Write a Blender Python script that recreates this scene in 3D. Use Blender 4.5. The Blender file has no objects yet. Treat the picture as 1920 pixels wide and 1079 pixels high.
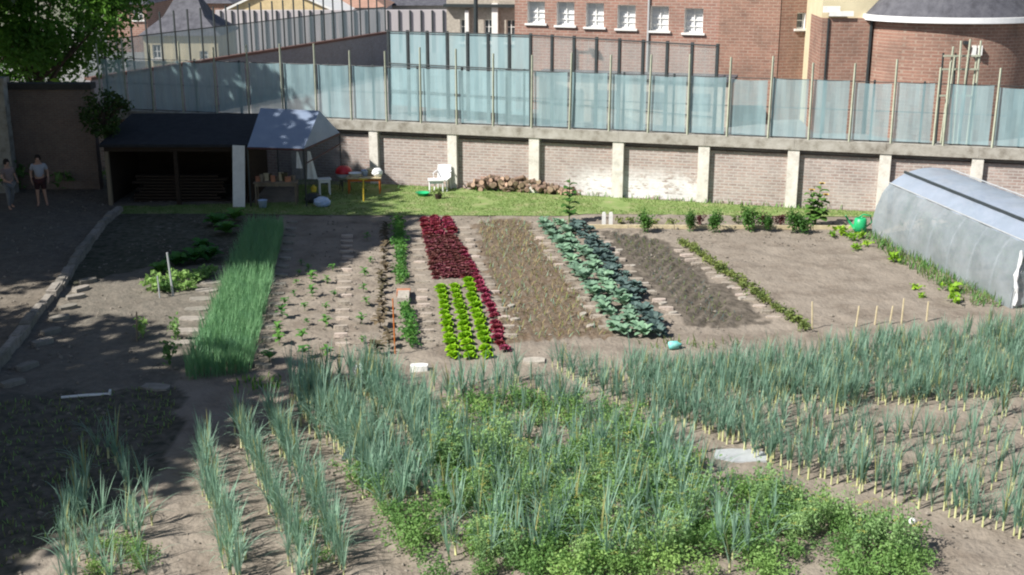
import bpy, math, random
import numpy as np
from mathutils import Vector, Matrix, noise as mnoise
R = math.radians
rnd = random.Random(7)
scene = bpy.context.scene
COL = scene.collection

# ------------------------------------------------------------------ camera, sky, sun, exposure
CAM_H, PITCH, FPX = 9.4, R(16.4), 2300.0
cam_d = bpy.data.cameras.new('camera'); cam = bpy.data.objects.new('camera', cam_d); COL.objects.link(cam)
cam.location = (0, 0, CAM_H); cam.rotation_euler = (R(90) - PITCH, 0, 0)
cam_d.sensor_width = 36; cam_d.lens = 36 * FPX / 1920; cam_d.clip_start = .1; cam_d.clip_end = 3000
scene.camera = cam

SUN_EL = R(44); SUN_H = Vector((-0.86, -0.51)).normalized()
w = bpy.data.worlds.new("World"); scene.world = w; w.use_nodes = True
nt = w.node_tree
sky = nt.nodes.new('ShaderNodeTexSky'); sky.sky_type = 'NISHITA'; sky.sun_disc = False
sky.sun_elevation = SUN_EL; sky.sun_rotation = math.atan2(SUN_H.x, SUN_H.y)
bg = nt.nodes['Background']; nt.links.new(sky.outputs[0], bg.inputs[0]); bg.inputs[1].default_value = 0.06
sd = bpy.data.lights.new('sun', 'SUN'); sd.energy = 5.0; sd.angle = R(0.6); sd.color = (1, .965, .90)
so = bpy.data.objects.new('sun', sd); COL.objects.link(so)
so.rotation_euler = Vector((-SUN_H.x * math.cos(SUN_EL), -SUN_H.y * math.cos(SUN_EL), -math.sin(SUN_EL))).to_track_quat('-Z', 'Y').to_euler()
vs = scene.view_settings; vs.view_transform = 'Standard'; vs.look = 'None'; vs.exposure = 0.72; vs.gamma = 1
scene.cycles.filter_width = 2.1
scene.cycles.max_bounces = 6; scene.cycles.transparent_max_bounces = 16

# ------------------------------------------------------------------ photo pixel -> place on the ground
CT, ST = math.cos(PITCH), math.sin(PITCH)
def ray(px, py):
    a = (px - 960) / FPX; b = -(py - 539.5) / FPX
    return Vector((a, CT + b * ST, -ST + b * CT))
def G(px, py, z=0.0):
    d = ray(px, py); t = (z - CAM_H) / d.z
    return Vector((d.x * t, d.y * t, z))
def Zat(py, Y):
    d = ray(960, py); return CAM_H + d.z * Y / d.y
def Xat(px, Y, z=0.0):
    return (px - 960) / FPX * (Y * CT + (CAM_H - z) * ST)

# ------------------------------------------------------------------ mesh builder
class MB:
    def __init__(s): s.v = []; s.f = []; s.m = []
    def pt(s, p): s.v.append(tuple(p)); return len(s.v) - 1
    def face(s, pts, mi=0):
        i = len(s.v); s.v.extend(tuple(p) for p in pts); s.f.append(tuple(range(i, i + len(pts)))); s.m.append(mi)
    def box(s, c, d, mi=0, mat=None):
        i = len(s.v)
        for x in (-.5, .5):
            for y in (-.5, .5):
                for z in (-.5, .5):
                    p = Vector((x * d[0], y * d[1], z * d[2]))
                    if mat is not None: p = mat @ p
                    s.v.append((p.x + c[0], p.y + c[1], p.z + c[2]))
        for q in ((0,1,3,2),(4,6,7,5),(0,4,5,1),(2,3,7,6),(0,2,6,4),(1,5,7,3)):
            s.f.append(tuple(i + k for k in q)); s.m.append(mi)
    def tube(s, pts, rs, n=6, mi=0, cap=True):
        pts = [Vector(p) for p in pts]
        if not isinstance(rs, (list, tuple)): rs = [rs] * len(pts)
        rings = []
        for k, p in enumerate(pts):
            d = (pts[min(k + 1, len(pts) - 1)] - pts[max(k - 1, 0)]).normalized()
            u = d.cross(Vector((0, 0, 1)) if abs(d.z) < .9 else Vector((0, 1, 0))).normalized(); w_ = d.cross(u)
            i = len(s.v)
            for j in range(n):
                a = 2 * math.pi * j / n
                s.v.append(tuple(p + (u * math.cos(a) + w_ * math.sin(a)) * rs[k]))
            rings.append(i)
        for a, b in zip(rings, rings[1:]):
            for j in range(n):
                s.f.append((a + j, a + (j + 1) % n, b + (j + 1) % n, b + j)); s.m.append(mi)
        if cap:
            s.f.append(tuple(rings[0] + j for j in range(n))); s.m.append(mi)
            s.f.append(tuple(rings[-1] + j for j in reversed(range(n)))); s.m.append(mi)
    def lathe(s, prof, n=16, mi=0, c=(0, 0, 0)):
        i = len(s.v)
        for r, z in prof:
            for j in range(n):
                a = 2 * math.pi * j / n
                s.v.append((c[0] + r * math.cos(a), c[1] + r * math.sin(a), c[2] + z))
        for k in range(len(prof) - 1):
            for j in range(n):
                s.f.append((i + k*n + j, i + k*n + (j+1) % n, i + (k+1)*n + (j+1) % n, i + (k+1)*n + j)); s.m.append(mi)
    def strip(s, base, az, L, wd, el, bend, segs=4, mi=0, r=rnd, fold=0.0):
        # a tapering leaf that starts at elevation el and bends over
        p = Vector(base); h = Vector((math.cos(az), math.sin(az), 0)); q = Vector((-h.y, h.x, 0))
        i = len(s.v)
        for k in range(segs + 1):
            t = k / segs
            ww = wd * (1 - t ** 2.2) * (.7 + .3 * min(1, t * 4)) * .5 + .001
            s.v.append(tuple(p - q * ww)); s.v.append(tuple(p + q * ww))
            e = el - bend * t
            p = p + (h * math.cos(e) + Vector((0, 0, math.sin(e)))) * (L / segs)
        for k in range(segs):
            s.f.append((i + 2*k, i + 2*k + 1, i + 2*k + 3, i + 2*k + 2)); s.m.append(mi)
    def leaf(s, base, az, L, wd, el, bend, mi=0, ruf=.0, cup=.15, nu=4, r=rnd):
        # a broad leaf blade, three points wide
        p = Vector(base); h = Vector((math.cos(az), math.sin(az), 0)); q = Vector((-h.y, h.x, 0))
        i = len(s.v)
        for k in range(nu + 1):
            t = k / nu; ww = wd * .5 * (math.sin(math.pi * min(.97, .12 + .85 * t)) ** .7)
            e = el - bend * t; up = Vector((-h.x * math.sin(e), -h.y * math.sin(e), math.cos(e)))
            s.v.append(tuple(p - q * ww + up * (ww * cup * 2 + r.uniform(-ruf, ruf))))
            s.v.append(tuple(p))
            s.v.append(tuple(p + q * ww + up * (ww * cup * 2 + r.uniform(-ruf, ruf))))
            p = p + (h * math.cos(e) + Vector((0, 0, math.sin(e)))) * (L / nu)
        for k in range(nu):
            for j in (0, 1):
                s.f.append((i + 3*k + j, i + 3*k + j + 1, i + 3*k + j + 4, i + 3*k + j + 3)); s.m.append(mi)
    def card(s, p, sz, r=rnd, mi=0, flat=.5):
        n = Vector((r.gauss(0, 1), r.gauss(0, 1), r.gauss(0, 1) + flat)).normalized()
        u = n.orthogonal().normalized(); v = n.cross(u); a = r.uniform(0, 6.28)
        u, v = u * math.cos(a) + v * math.sin(a), v * math.cos(a) - u * math.sin(a)
        p = Vector(p); sz2 = sz * r.uniform(.7, 1.3)
        s.face([p - u * sz2 * .5, p + v * sz2 * .28 + n * sz2 * .06, p + u * sz2 * .5, p - v * sz2 * .28 + n * sz2 * .06], mi)
    def mesh(s, name, mats, smooth=False):
        me = bpy.data.meshes.new(name); me.from_pydata(s.v, [], s.f)
        for m in mats: me.materials.append(m)
        if len(mats) > 1: me.polygons.foreach_set('material_index', s.m)
        if smooth: me.polygons.foreach_set('use_smooth', [True] * len(me.polygons))
        me.update(); return me
    def build(s, name, mats, parent=None, smooth=False, loc=None, rz=0):
        if not isinstance(mats, (list, tuple)): mats = [mats]
        return link(name, s.mesh(name, mats, smooth), parent, loc, rz)
def link(name, me, parent=None, loc=None, rz=0):
    o = bpy.data.objects.new(name, me); COL.objects.link(o)
    if parent: o.parent = parent
    if loc is not None: o.location = loc
    if rz: o.rotation_euler = (0, 0, rz)
    return o
def tag(o, label, cat, group=None):
    o['label'] = label; o['category'] = cat
    if group: o['group'] = group
    return o
def thing(name, label, cat, loc=(0, 0, 0), rz=0, group=None):
    o = bpy.data.objects.new(name, None); COL.objects.link(o); o.empty_display_size = .2
    o.location = loc; o.rotation_euler = (0, 0, rz)
    return tag(o, label, cat, group)
def struct(o): o['kind'] = 'structure'; return o
def stuff(o): o['kind'] = 'stuff'; return o
def copy_tree(o, parent=None):
    c = o.copy(); COL.objects.link(c)
    if parent: c.parent = parent
    for ch in list(o.children): copy_tree(ch, c)
    return c
def rotz(a): return Matrix.Rotation(a, 3, 'Z')

# ------------------------------------------------------------------ materials
def srgb(r, g, b):
    f = lambda c: (c / 12.92 if c <= .04045 else ((c + .055) / 1.055) ** 2.4)
    return (f(r / 255), f(g / 255), f(b / 255))
def M(name, c1, c2=None, scale=6, rough=.85, bump=0, bscale=30, rand=0, trans=0, alpha=1, spec=.25, c3=None, stretch=None, metal=0):
    m = bpy.data.materials.new(name); m.use_nodes = True
    N = m.node_tree.nodes; L = m.node_tree.links; P = N['Principled BSDF']; out = N['Material Output']
    P.inputs['Roughness'].default_value = rough; P.inputs['Specular IOR Level'].default_value = spec
    P.inputs['Metallic'].default_value = metal
    c2 = c2 or tuple(min(1, x * .75) for x in c1)
    tc = N.new('ShaderNodeTexCoord'); vec = tc.outputs['Object']
    if stretch:
        mp = N.new('ShaderNodeMapping'); mp.inputs['Scale'].default_value = stretch; L.new(vec, mp.inputs[0]); vec = mp.outputs[0]
    n = N.new('ShaderNodeTexNoise'); n.inputs['Scale'].default_value = scale; n.inputs['Detail'].default_value = 6; n.inputs['Roughness'].default_value = .65
    L.new(vec, n.inputs['Vector'])
    cr = N.new('ShaderNodeValToRGB'); L.new(n.outputs['Fac'], cr.inputs[0])
    cr.color_ramp.elements[0].position = .33; cr.color_ramp.elements[1].position = .67
    cr.color_ramp.elements[0].color = (*c2, 1); cr.color_ramp.elements[1].color = (*c1, 1)
    if c3:
        e = cr.color_ramp.elements.new(.5); e.color = (*c1, 1); cr.color_ramp.elements[2].color = (*c3, 1)
    col = cr.outputs[0]
    if rand:
        oi = N.new('ShaderNodeObjectInfo'); hs = N.new('ShaderNodeHueSaturation'); mr = N.new('ShaderNodeMapRange')
        mr.inputs['To Min'].default_value = 1 - rand; mr.inputs['To Max'].default_value = 1 + rand
        L.new(oi.outputs['Random'], mr.inputs[0]); L.new(mr.outputs[0], hs.inputs['Value']); L.new(col, hs.inputs['Color'])
        mr2 = N.new('ShaderNodeMapRange'); mr2.inputs['To Min'].default_value = .5 + rand * .06; mr2.inputs['To Max'].default_value = .5 - rand * .06
        L.new(oi.outputs['Random'], mr2.inputs[0]); L.new(mr2.outputs[0], hs.inputs['Hue']); col = hs.outputs[0]
    L.new(col, P.inputs['Base Color'])
    if bump:
        b = N.new('ShaderNodeTexNoise'); b.inputs['Scale'].default_value = bscale; b.inputs['Detail'].default_value = 5; L.new(vec, b.inputs['Vector'])
        bn = N.new('ShaderNodeBump'); bn.inputs['Strength'].default_value = bump; bn.inputs['Distance'].default_value = .05
        L.new(b.outputs['Fac'], bn.inputs['Height']); L.new(bn.outputs[0], P.inputs['Normal'])
    sh = P.outputs[0]
    if trans:
        t = N.new('ShaderNodeBsdfTranslucent'); L.new(col, t.inputs[0]); mx = N.new('ShaderNodeMixShader'); mx.inputs[0].default_value = trans
        L.new(sh, mx.inputs[1]); L.new(t.outputs[0], mx.inputs[2]); sh = mx.outputs[0]
    if alpha < 1:
        t = N.new('ShaderNodeBsdfTransparent'); mx = N.new('ShaderNodeMixShader'); mx.inputs[0].default_value = alpha
        L.new(t.outputs[0], mx.inputs[1]); L.new(sh, mx.inputs[2]); sh = mx.outputs[0]
    L.new(sh, out.inputs[0]); return m

def brick_mat(name, b1, b2, mortar, wash=None, wash_amt=0, bw=.22, bh=.07, msize=.012, grime=.3, patch=None):
    """bricks in the local x / z plane, weathered by noise; wash = faded lime wash over them"""
    m = bpy.data.materials.new(name); m.use_nodes = True
    N = m.node_tree.nodes; L = m.node_tree.links; P = N['Principled BSDF']
    P.inputs['Roughness'].default_value = .9; P.inputs['Specular IOR Level'].default_value = .15
    tc = N.new('ShaderNodeTexCoord'); sp = N.new('ShaderNodeSeparateXYZ'); cb = N.new('ShaderNodeCombineXYZ')
    L.new(tc.outputs['Object'], sp.inputs[0])
    ad = N.new('ShaderNodeMath'); ad.operation = 'ADD'; L.new(sp.outputs['X'], ad.inputs[0]); L.new(sp.outputs['Y'], ad.inputs[1])
    L.new(ad.outputs[0], cb.inputs[0]); L.new(sp.outputs['Z'], cb.inputs[1])
    br = N.new('ShaderNodeTexBrick'); L.new(cb.outputs[0], br.inputs['Vector'])
    br.inputs['Color1'].default_value = (*b1, 1); br.inputs['Color2'].default_value = (*b2, 1); br.inputs['Mortar'].default_value = (*mortar, 1)
    br.inputs['Scale'].default_value = 1; br.inputs['Brick Width'].default_value = bw; br.inputs['Row Height'].default_value = bh
    br.inputs['Mortar Size'].default_value = msize; br.inputs['Bias'].default_value = 0
    col = br.outputs['Color']
    def noise(scale, lo, hi, stretch=(1, 1, 1)):
        mp = N.new('ShaderNodeMapping'); mp.inputs['Scale'].default_value = stretch; L.new(tc.outputs['Object'], mp.inputs[0])
        n = N.new('ShaderNodeTexNoise'); n.inputs['Scale'].default_value = scale; n.inputs['Detail'].default_value = 7; n.inputs['Roughness'].default_value = .7
        L.new(mp.outputs[0], n.inputs['Vector'])
        r = N.new('ShaderNodeMapRange'); r.inputs['From Min'].default_value = lo; r.inputs['From Max'].default_value = hi; L.new(n.outputs['Fac'], r.inputs[0]); return r.outputs[0]
    def mix(fac, a, bcol, mode='MIX'):
        x = N.new('ShaderNodeMix'); x.data_type = 'RGBA'; x.blend_type = mode
        if isinstance(fac, float): x.inputs[0].default_value = fac
        else: L.new(fac, x.inputs[0])
        L.new(a, x.inputs[6])
        if isinstance(bcol, tuple): x.inputs[7].default_value = (*bcol, 1)
        else: L.new(bcol, x.inputs[7])
        return x.outputs[2]
    def mul(a, k):
        x = N.new('ShaderNodeMath'); x.operation = 'MULTIPLY'; x.use_clamp = True; L.new(a, x.inputs[0])
        if isinstance(k, float): x.inputs[1].default_value = k
        else: L.new(k, x.inputs[1])
        return x.outputs[0]
    if wash: col = mix(mul(noise(1.3, .3, .6, (1, 1, 2)), wash_amt), col, wash)
    if patch:   # (x0, x1, z top): peeling white paint low on the wall
        x0, x1, zt = patch
        a = N.new('ShaderNodeMapRange'); a.inputs['From Min'].default_value = x0; a.inputs['From Max'].default_value = x0 + 1.2; L.new(sp.outputs['X'], a.inputs[0])
        b = N.new('ShaderNodeMapRange'); b.inputs['From Min'].default_value = x1; b.inputs['From Max'].default_value = x1 - 1.2; L.new(sp.outputs['X'], b.inputs[0])
        c = N.new('ShaderNodeMapRange'); c.inputs['From Min'].default_value = zt; c.inputs['From Max'].default_value = zt * .45; L.new(sp.outputs['Z'], c.inputs[0])
        f = mul(mul(mul(a.outputs[0], b.outputs[0]), c.outputs[0]), noise(2.6, .40, .47, (1, 1, 2.8)))
        col = mix(f, col, (.75, .73, .72))
    if grime: col = mix(mul(noise(.7, .45, .75), grime), col, (.08, .065, .055))
    col = mix(mul(noise(7, .4, .8), .35), col, tuple(x * .5 for x in b2))
    L.new(col, P.inputs['Base Color'])
    bn = N.new('ShaderNodeBump'); bn.inputs['Strength'].default_value = .5; bn.inputs['Distance'].default_value = .01; bn.invert = True
    L.new(br.outputs['Fac'], bn.inputs['Height']); L.new(bn.outputs[0], P.inputs['Normal'])
    return m

m_leek = M('leek_leaf', (.20, .36, .25), (.31, .46, .34), 3, .5, trans=.45, rand=.22, spec=.35)
m_yleaf = M('yellowed_leaf', (.42, .40, .16), (.30, .30, .12), 4, .6, trans=.3, rand=.2)
m_shank = M('leek_shank', (.62, .60, .36), (.45, .48, .2), 5, .5, rand=.1)
m_onion = M('onion_leaf', (.17, .35, .16), (.24, .43, .22), 2, .55, trans=.45, c3=(.20, .39, .22))
m_bush = M('bush_leaf', (.165, .31, .085), (.24, .40, .125), 6, .55, trans=.45, rand=.3)
m_dill = M('dill_leaf', (.19, .33, .12), (.26, .40, .16), 6, .6, trans=.3, rand=.2)
m_umbel = M('umbel_yellow', (.46, .42, .09), (.36, .36, .09), 9, .7)
m_lett = M('lettuce_green', (.30, .52, .02), (.20, .42, .015), 14, .5, trans=.3, rand=.1)
m_redl = M('lettuce_red', (.20, .025, .05), (.27, .05, .07), 14, .45, trans=.12, rand=.3)
m_redd = M('beet_leaf', (.19, .035, .06), (.14, .06, .045), 9, .5, trans=.12, rand=.3)
m_cabb = M('cabbage_leaf', (.20, .31, .215), (.15, .265, .165), 8, .5, trans=.15, rand=.2)
m_kale = M('kale_leaf', (.10, .15, .145), (.06, .10, .085), 8, .55, trans=.12, rand=.3)
m_bean = M('bean_leaf', (.06, .18, .035), (.10, .25, .05), 8, .5, trans=.3, rand=.25)
m_olive = M('weed_leaf', (.19, .23, .06), (.11, .16, .045), 8, .6, trans=.25, rand=.3)
m_lime = M('lime_leaf', (.28, .45, .035), (.16, .34, .03), 8, .55, trans=.3, rand=.2)
m_dry = M('dry_leaf', (.14, .11, .06), (.06, .05, .03), 8, .8, rand=.3)
m_shrub = M('shrub_leaf', (.06, .15, .025), (.10, .21, .045), 6, .55, trans=.25, rand=.25)
m_dred = M('red_shrub_leaf', (.09, .022, .025), (.05, .02, .018), 6, .55, trans=.15, rand=.2)
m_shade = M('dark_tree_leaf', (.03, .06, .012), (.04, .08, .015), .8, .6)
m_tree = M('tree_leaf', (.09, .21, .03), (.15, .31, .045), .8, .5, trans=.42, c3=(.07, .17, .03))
m_bark = M('bark', (.13, .10, .075), (.06, .045, .035), 8, .95, bump=.6, bscale=12)
m_stem = M('stem_green', (.12, .2, .06), None, 6, .6)
m_flower = M('petal_yellow', (.75, .5, .03), (.6, .36, .02), 6, .6)
m_fdisc = M('flower_disc', (.08, .04, .015), None, 30, .9)
m_wood = M('weathered_wood', (.26, .21, .15), (.15, .12, .09), 3, .9, bump=.3, stretch=(1, 1, .1))
m_palewood = M('pale_wood', (.58, .50, .33), (.42, .35, .22), 5, .85)
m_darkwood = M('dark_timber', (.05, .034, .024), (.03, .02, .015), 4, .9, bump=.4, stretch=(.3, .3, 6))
m_felt = M('roofing_felt', (.035, .036, .042), (.022, .023, .027), 4, .95, bump=.2)
m_conc = M('concrete', (.62, .59, .53), (.48, .45, .40), 3, .9, bump=.25, bscale=20, c3=(.68, .66, .61))
m_conc2 = M('mossy_concrete', (.34, .32, .28), (.20, .18, .15), 2.5, .95, bump=.3, c3=(.42, .40, .36))
m_stone = M('pale_stone', (.46, .42, .36), (.30, .27, .23), 6, .9, bump=.3)
m_slab = M('dusty_slab', (.31, .285, .245), (.21, .19, .165), 6, .95, bump=.4, rand=.2)
m_white = M('white_paint', (.8, .79, .76), (.68, .67, .65), 5, .5)
m_whitep = M('white_plastic', (.82, .82, .82), (.72, .72, .73), 3, .4, spec=.4)
m_postp = M('grey_green_post', (.44, .46, .36), (.32, .34, .26), 4, .85, bump=.2)
m_steel = M('dark_steel', (.035, .045, .05), (.025, .03, .03), 5, .5, spec=.4)
m_glass = M('window_glass', (.06, .07, .08), (.10, .11, .12), .7, .12, spec=.6)
m_blind = M('white_blind', (.74, .74, .74), (.6, .61, .62), 2, .7)
m_slate = M('slate', (.085, .085, .10), (.055, .055, .065), 2.5, .7, bump=.4, bscale=14, c3=(.11, .11, .125))
m_render = M('cream_render', (.62, .55, .38), (.52, .46, .31), 1.2, .9, bump=.1)
m_tarp = M('tarp', (.33, .40, .53), (.26, .33, .46), 1.5, .45, bump=.35, bscale=2.5, trans=.25, alpha=.9)
m_red = M('red_enamel', (.55, .02, .03), (.45, .015, .02), 4, .3, spec=.5)
m_orange = M('orange_paint', (.55, .16, .03), (.4, .12, .03), 5, .6)
m_yellow = M('yellow_paint', (.65, .48, .05), (.5, .36, .05), 5, .6)
m_blue = M('blue_plastic', (.30, .42, .66), (.5, .58, .7), 4, .5)
m_green = M('green_plastic', (.02, .42, .16), (.02, .3, .11), 4, .4, spec=.4)
m_turq = M('turquoise_plastic', (.12, .55, .5), (.3, .6, .55), 6, .4)
m_log = M('log_bark', (.24, .17, .125), (.14, .10, .075), 8, .95, bump=.5, rand=.3)
m_logend = M('log_cut_face', (.40, .29, .20), (.28, .20, .14), 14, .9, rand=.3)
m_skin = M('skin', (.5, .3, .22), (.45, .26, .19), 5, .6)
m_hair = M('dark_hair', (.03, .02, .015), None, 20, .7)
m_shirt = M('grey_shirt', (.42, .42, .46), (.34, .34, .38), 4, .9)
m_shirt2 = M('striped_shirt', (.30, .22, .20), (.22, .17, .16), 6, .9, stretch=(1, 1, 6))
m_shorts = M('dark_shorts', (.03, .025, .03), (.10, .03, .025), 3, .9)
m_jeans = M('pale_trousers', (.22, .22, .22), (.16, .16, .17), 4, .9)
m_terra = M('terracotta', (.45, .2, .11), (.35, .15, .09), 6, .9)
m_netgrey = M('galvanised', (.42, .44, .45), (.34, .35, .36), 8, .5, spec=.4)

def screen_mat(name, c1, c2, alpha):
    """woven wind-break net: vertical folds and fine weave, part of the light passes through"""
    m = M(name, c1, c2, 1.1, .75, trans=.25, stretch=(5, 5, .35), spec=.15)
    N = m.node_tree.nodes; L = m.node_tree.links; out = N['Material Output']; src = out.inputs[0].links[0].from_socket
    tc = N.new('ShaderNodeTexCoord'); mp = N.new('ShaderNodeMapping'); mp.inputs['Scale'].default_value = (1.7, 1.7, .25); L.new(tc.outputs['Object'], mp.inputs[0])
    n = N.new('ShaderNodeTexNoise'); n.inputs['Scale'].default_value = 1.2; n.inputs['Detail'].default_value = 3; L.new(mp.outputs[0], n.inputs['Vector'])
    r = N.new('ShaderNodeMapRange'); r.inputs['From Min'].default_value = .3; r.inputs['From Max'].default_value = .7
    r.inputs['To Min'].default_value = alpha - .1; r.inputs['To Max'].default_value = min(1, alpha + .1); L.new(n.outputs['Fac'], r.inputs[0])
    t = N.new('ShaderNodeBsdfTransparent'); mx = N.new('ShaderNodeMixShader'); L.new(r.outputs[0], mx.inputs[0])
    L.new(t.outputs[0], mx.inputs[1]); L.new(src, mx.inputs[2]); L.new(mx.outputs[0], out.inputs[0]); return m
m_screen = screen_mat('turquoise_net', (.39, .55, .58), (.31, .47, .51), .62)
m_screen2 = screen_mat('grey_net', (.36, .40, .40), (.28, .32, .32), .42)
m_screen3 = screen_mat('blue_grey_net', (.24, .30, .32), (.18, .24, .27), .6)

# ------------------------------------------------------------------ ground
def inpoly(X, Y, poly):
    ins = np.zeros(X.shape, bool); n = len(poly)
    for i in range(n):
        x0, y0 = poly[i]; x1, y1 = poly[(i + 1) % n]
        if y0 == y1: continue
        c = ((y0 > Y) != (y1 > Y)) & (X < (x1 - x0) * (Y - y0) / (y1 - y0) + x0); ins ^= c
    return ins
def gp(*pp): return [(G(a, b).x, G(a, b).y) for a, b in pp]
def vnoise(X, Y, s, seed):
    r = np.random.RandomState(seed); T = r.rand(256, 256)
    x = X / s + 1000; y = Y / s + 1000; xi = np.floor(x).astype(int); yi = np.floor(y).astype(int)
    fx = x - xi; fy = y - yi; fx = fx*fx*(3-2*fx); fy = fy*fy*(3-2*fy)
    g = lambda a, b: T[a % 256, b % 256]
    return (g(xi, yi)*(1-fx)+g(xi+1, yi)*fx)*(1-fy) + (g(xi, yi+1)*(1-fx)+g(xi+1, yi+1)*fx)*fy
LAWN = gp((225,402),(470,402),(560,404),(1060,406),(1100,402),(1640,408),(1660,399),(1485,390.5),(848,353.5),(560,337),(560,380),(225,388))
BROWN = gp((890,416),(985,412),(1145,632),(952,642))
DARK = gp((1128,432),(1250,451),(1440,607),(1300,618),(1215,560))
WEED_SHADE = gp((225,398),(540,402),(500,440),(470,470),(420,500),(300,500),(200,515),(120,540),(150,480))  # dark green weeds, plus tree shade deepened in the soil colour
WORN = gp((150,480),(420,440),(400,560),(340,720),(-100,760),(60,600))
SHADE_LOW = gp((-300,735),(200,735),(340,720),(345,790),(300,880),(230,960),(120,1010),(40,1100),(-400,1100))  # soil tint that paints the tree shade at lower left darker
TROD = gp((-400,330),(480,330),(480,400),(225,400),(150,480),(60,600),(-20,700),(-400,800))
def soil():
    dx = .1; xs = np.arange(-19, 19.01, dx); ys = np.arange(12.5, 50, dx)
    X, Y = np.meshgrid(xs, ys)
    jx = X + (vnoise(X, Y, .5, 1) - .5) * .5; jy = Y + (vnoise(X, Y, .5, 2) - .5) * .5
    Z = (vnoise(X, Y, 3, 3) - .5) * .06 + (vnoise(X, Y, .45, 4) - .5) * .045 + (vnoise(X, Y, .16, 5) - .5) * .04
    lawn = inpoly(jx, jy, LAWN)
    Z[lawn] *= .2
    # furrows drawn along the two seed beds
    for (l0, l1, r0, r1, n) in (((893, 418), (955, 640), (982, 414), (1140, 630), 9), ((1135, 434), (1305, 612), (1235, 453), (1400, 604), 10)):
        l0, l1, r0, r1 = G(*l0), G(*l1), G(*r0), G(*r1)
        xl = l0.x + (l1.x - l0.x) * (Y - l0.y) / (l1.y - l0.y); xr = r0.x + (r1.x - r0.x) * (Y - r0.y) / (r1.y - r0.y)
        f = (X - xl) / (xr - xl); ok = (f > 0) & (f < 1) & (Y < max(l0.y, r0.y)) & (Y > min(l1.y, r1.y))
        Z = np.where(ok, Z + .045 * np.cos(2 * np.pi * n * f), Z)
    # trodden paths: heel pits in a ladder along each walked line
    for a, b in (((655,440),(640,640)),((715,420),(705,680)),((540,480),(480,690)),((865,440),(960,650)),((995,440),(1150,640)),((1130,440),(1275,610)),
                 ((1270,470),(1470,610)),((775,420),(800,660)),((330,980),(400,1070)),((620,800),(760,1070)),((1100,700),(1850,1020)),((690,770),(780,870))):
        p, q = G(*a), G(*b); L = (q - p).length; n = int(L / .3)
        for k in range(n):
            t = (k + rnd.uniform(-.2, .2)) / n; c = p.lerp(q, t); sx = rnd.choice((-.13, .13)) + rnd.uniform(-.07, .07)
            d2 = ((X - c.x - sx) / .13) ** 2 + ((Y - c.y) / .11) ** 2
            Z -= .05 * np.exp(-d2); Z += .03 * np.exp(-((X - c.x - sx) / .15) ** 2 - ((Y - c.y - .2) / .07) ** 2)
    ny, nx = X.shape
    idx = np.arange(nx * ny).reshape(ny, nx)
    F = np.stack([idx[:-1, :-1], idx[:-1, 1:], idx[1:, 1:], idx[1:, :-1]], -1).reshape(-1, 4)
    me = bpy.data.meshes.new('garden_soil'); me.from_pydata(np.stack([X, Y, Z], -1).reshape(-1, 3).tolist(), [], F.tolist())
    for nm, poly in (('browned', BROWN), ('damp', DARK), ('shade_low', SHADE_LOW), ('weedy_shade', WEED_SHADE), ('worn', WORN), ('trodden', TROD)):
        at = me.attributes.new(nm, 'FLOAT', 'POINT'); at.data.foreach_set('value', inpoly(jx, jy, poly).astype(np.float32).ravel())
    me.polygons.foreach_set('use_smooth', [True] * len(me.polygons))
    m = M('soil', (.232, .198, .162), (.168, .139, .112), 1.1, .95, bump=.9, bscale=9, spec=.1, c3=(.268, .23, .19))
    N = m.node_tree.nodes; L = m.node_tree.links; P = N['Principled BSDF']; col = P.inputs['Base Color'].links[0].from_socket
    n = N.new('ShaderNodeTexNoise'); n.inputs['Scale'].default_value = 5; n.inputs['Detail'].default_value = 5; L.new(N['Texture Coordinate'].outputs['Object'], n.inputs[0])
    for nm, c, k in (('browned', (.115, .078, .048), .95), ('damp', (.07, .06, .048), 1.0), ('shade_low', (.055, .055, .042), 1.0), ('worn', (.11, .105, .088), .8), ('weedy_shade', (.05, .055, .034), 1.0), ('trodden', (.12, .105, .085), .9)):
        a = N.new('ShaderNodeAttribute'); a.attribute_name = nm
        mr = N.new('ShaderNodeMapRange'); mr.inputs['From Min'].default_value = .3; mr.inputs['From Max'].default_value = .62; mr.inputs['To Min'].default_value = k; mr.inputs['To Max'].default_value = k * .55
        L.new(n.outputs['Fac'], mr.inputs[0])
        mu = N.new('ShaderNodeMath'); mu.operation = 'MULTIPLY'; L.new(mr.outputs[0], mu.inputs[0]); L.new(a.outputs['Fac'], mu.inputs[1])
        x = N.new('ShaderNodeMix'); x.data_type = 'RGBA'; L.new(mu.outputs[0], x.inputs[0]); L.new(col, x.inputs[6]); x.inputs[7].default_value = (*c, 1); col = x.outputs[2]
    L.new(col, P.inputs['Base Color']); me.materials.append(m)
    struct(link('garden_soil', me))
soil()
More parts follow.
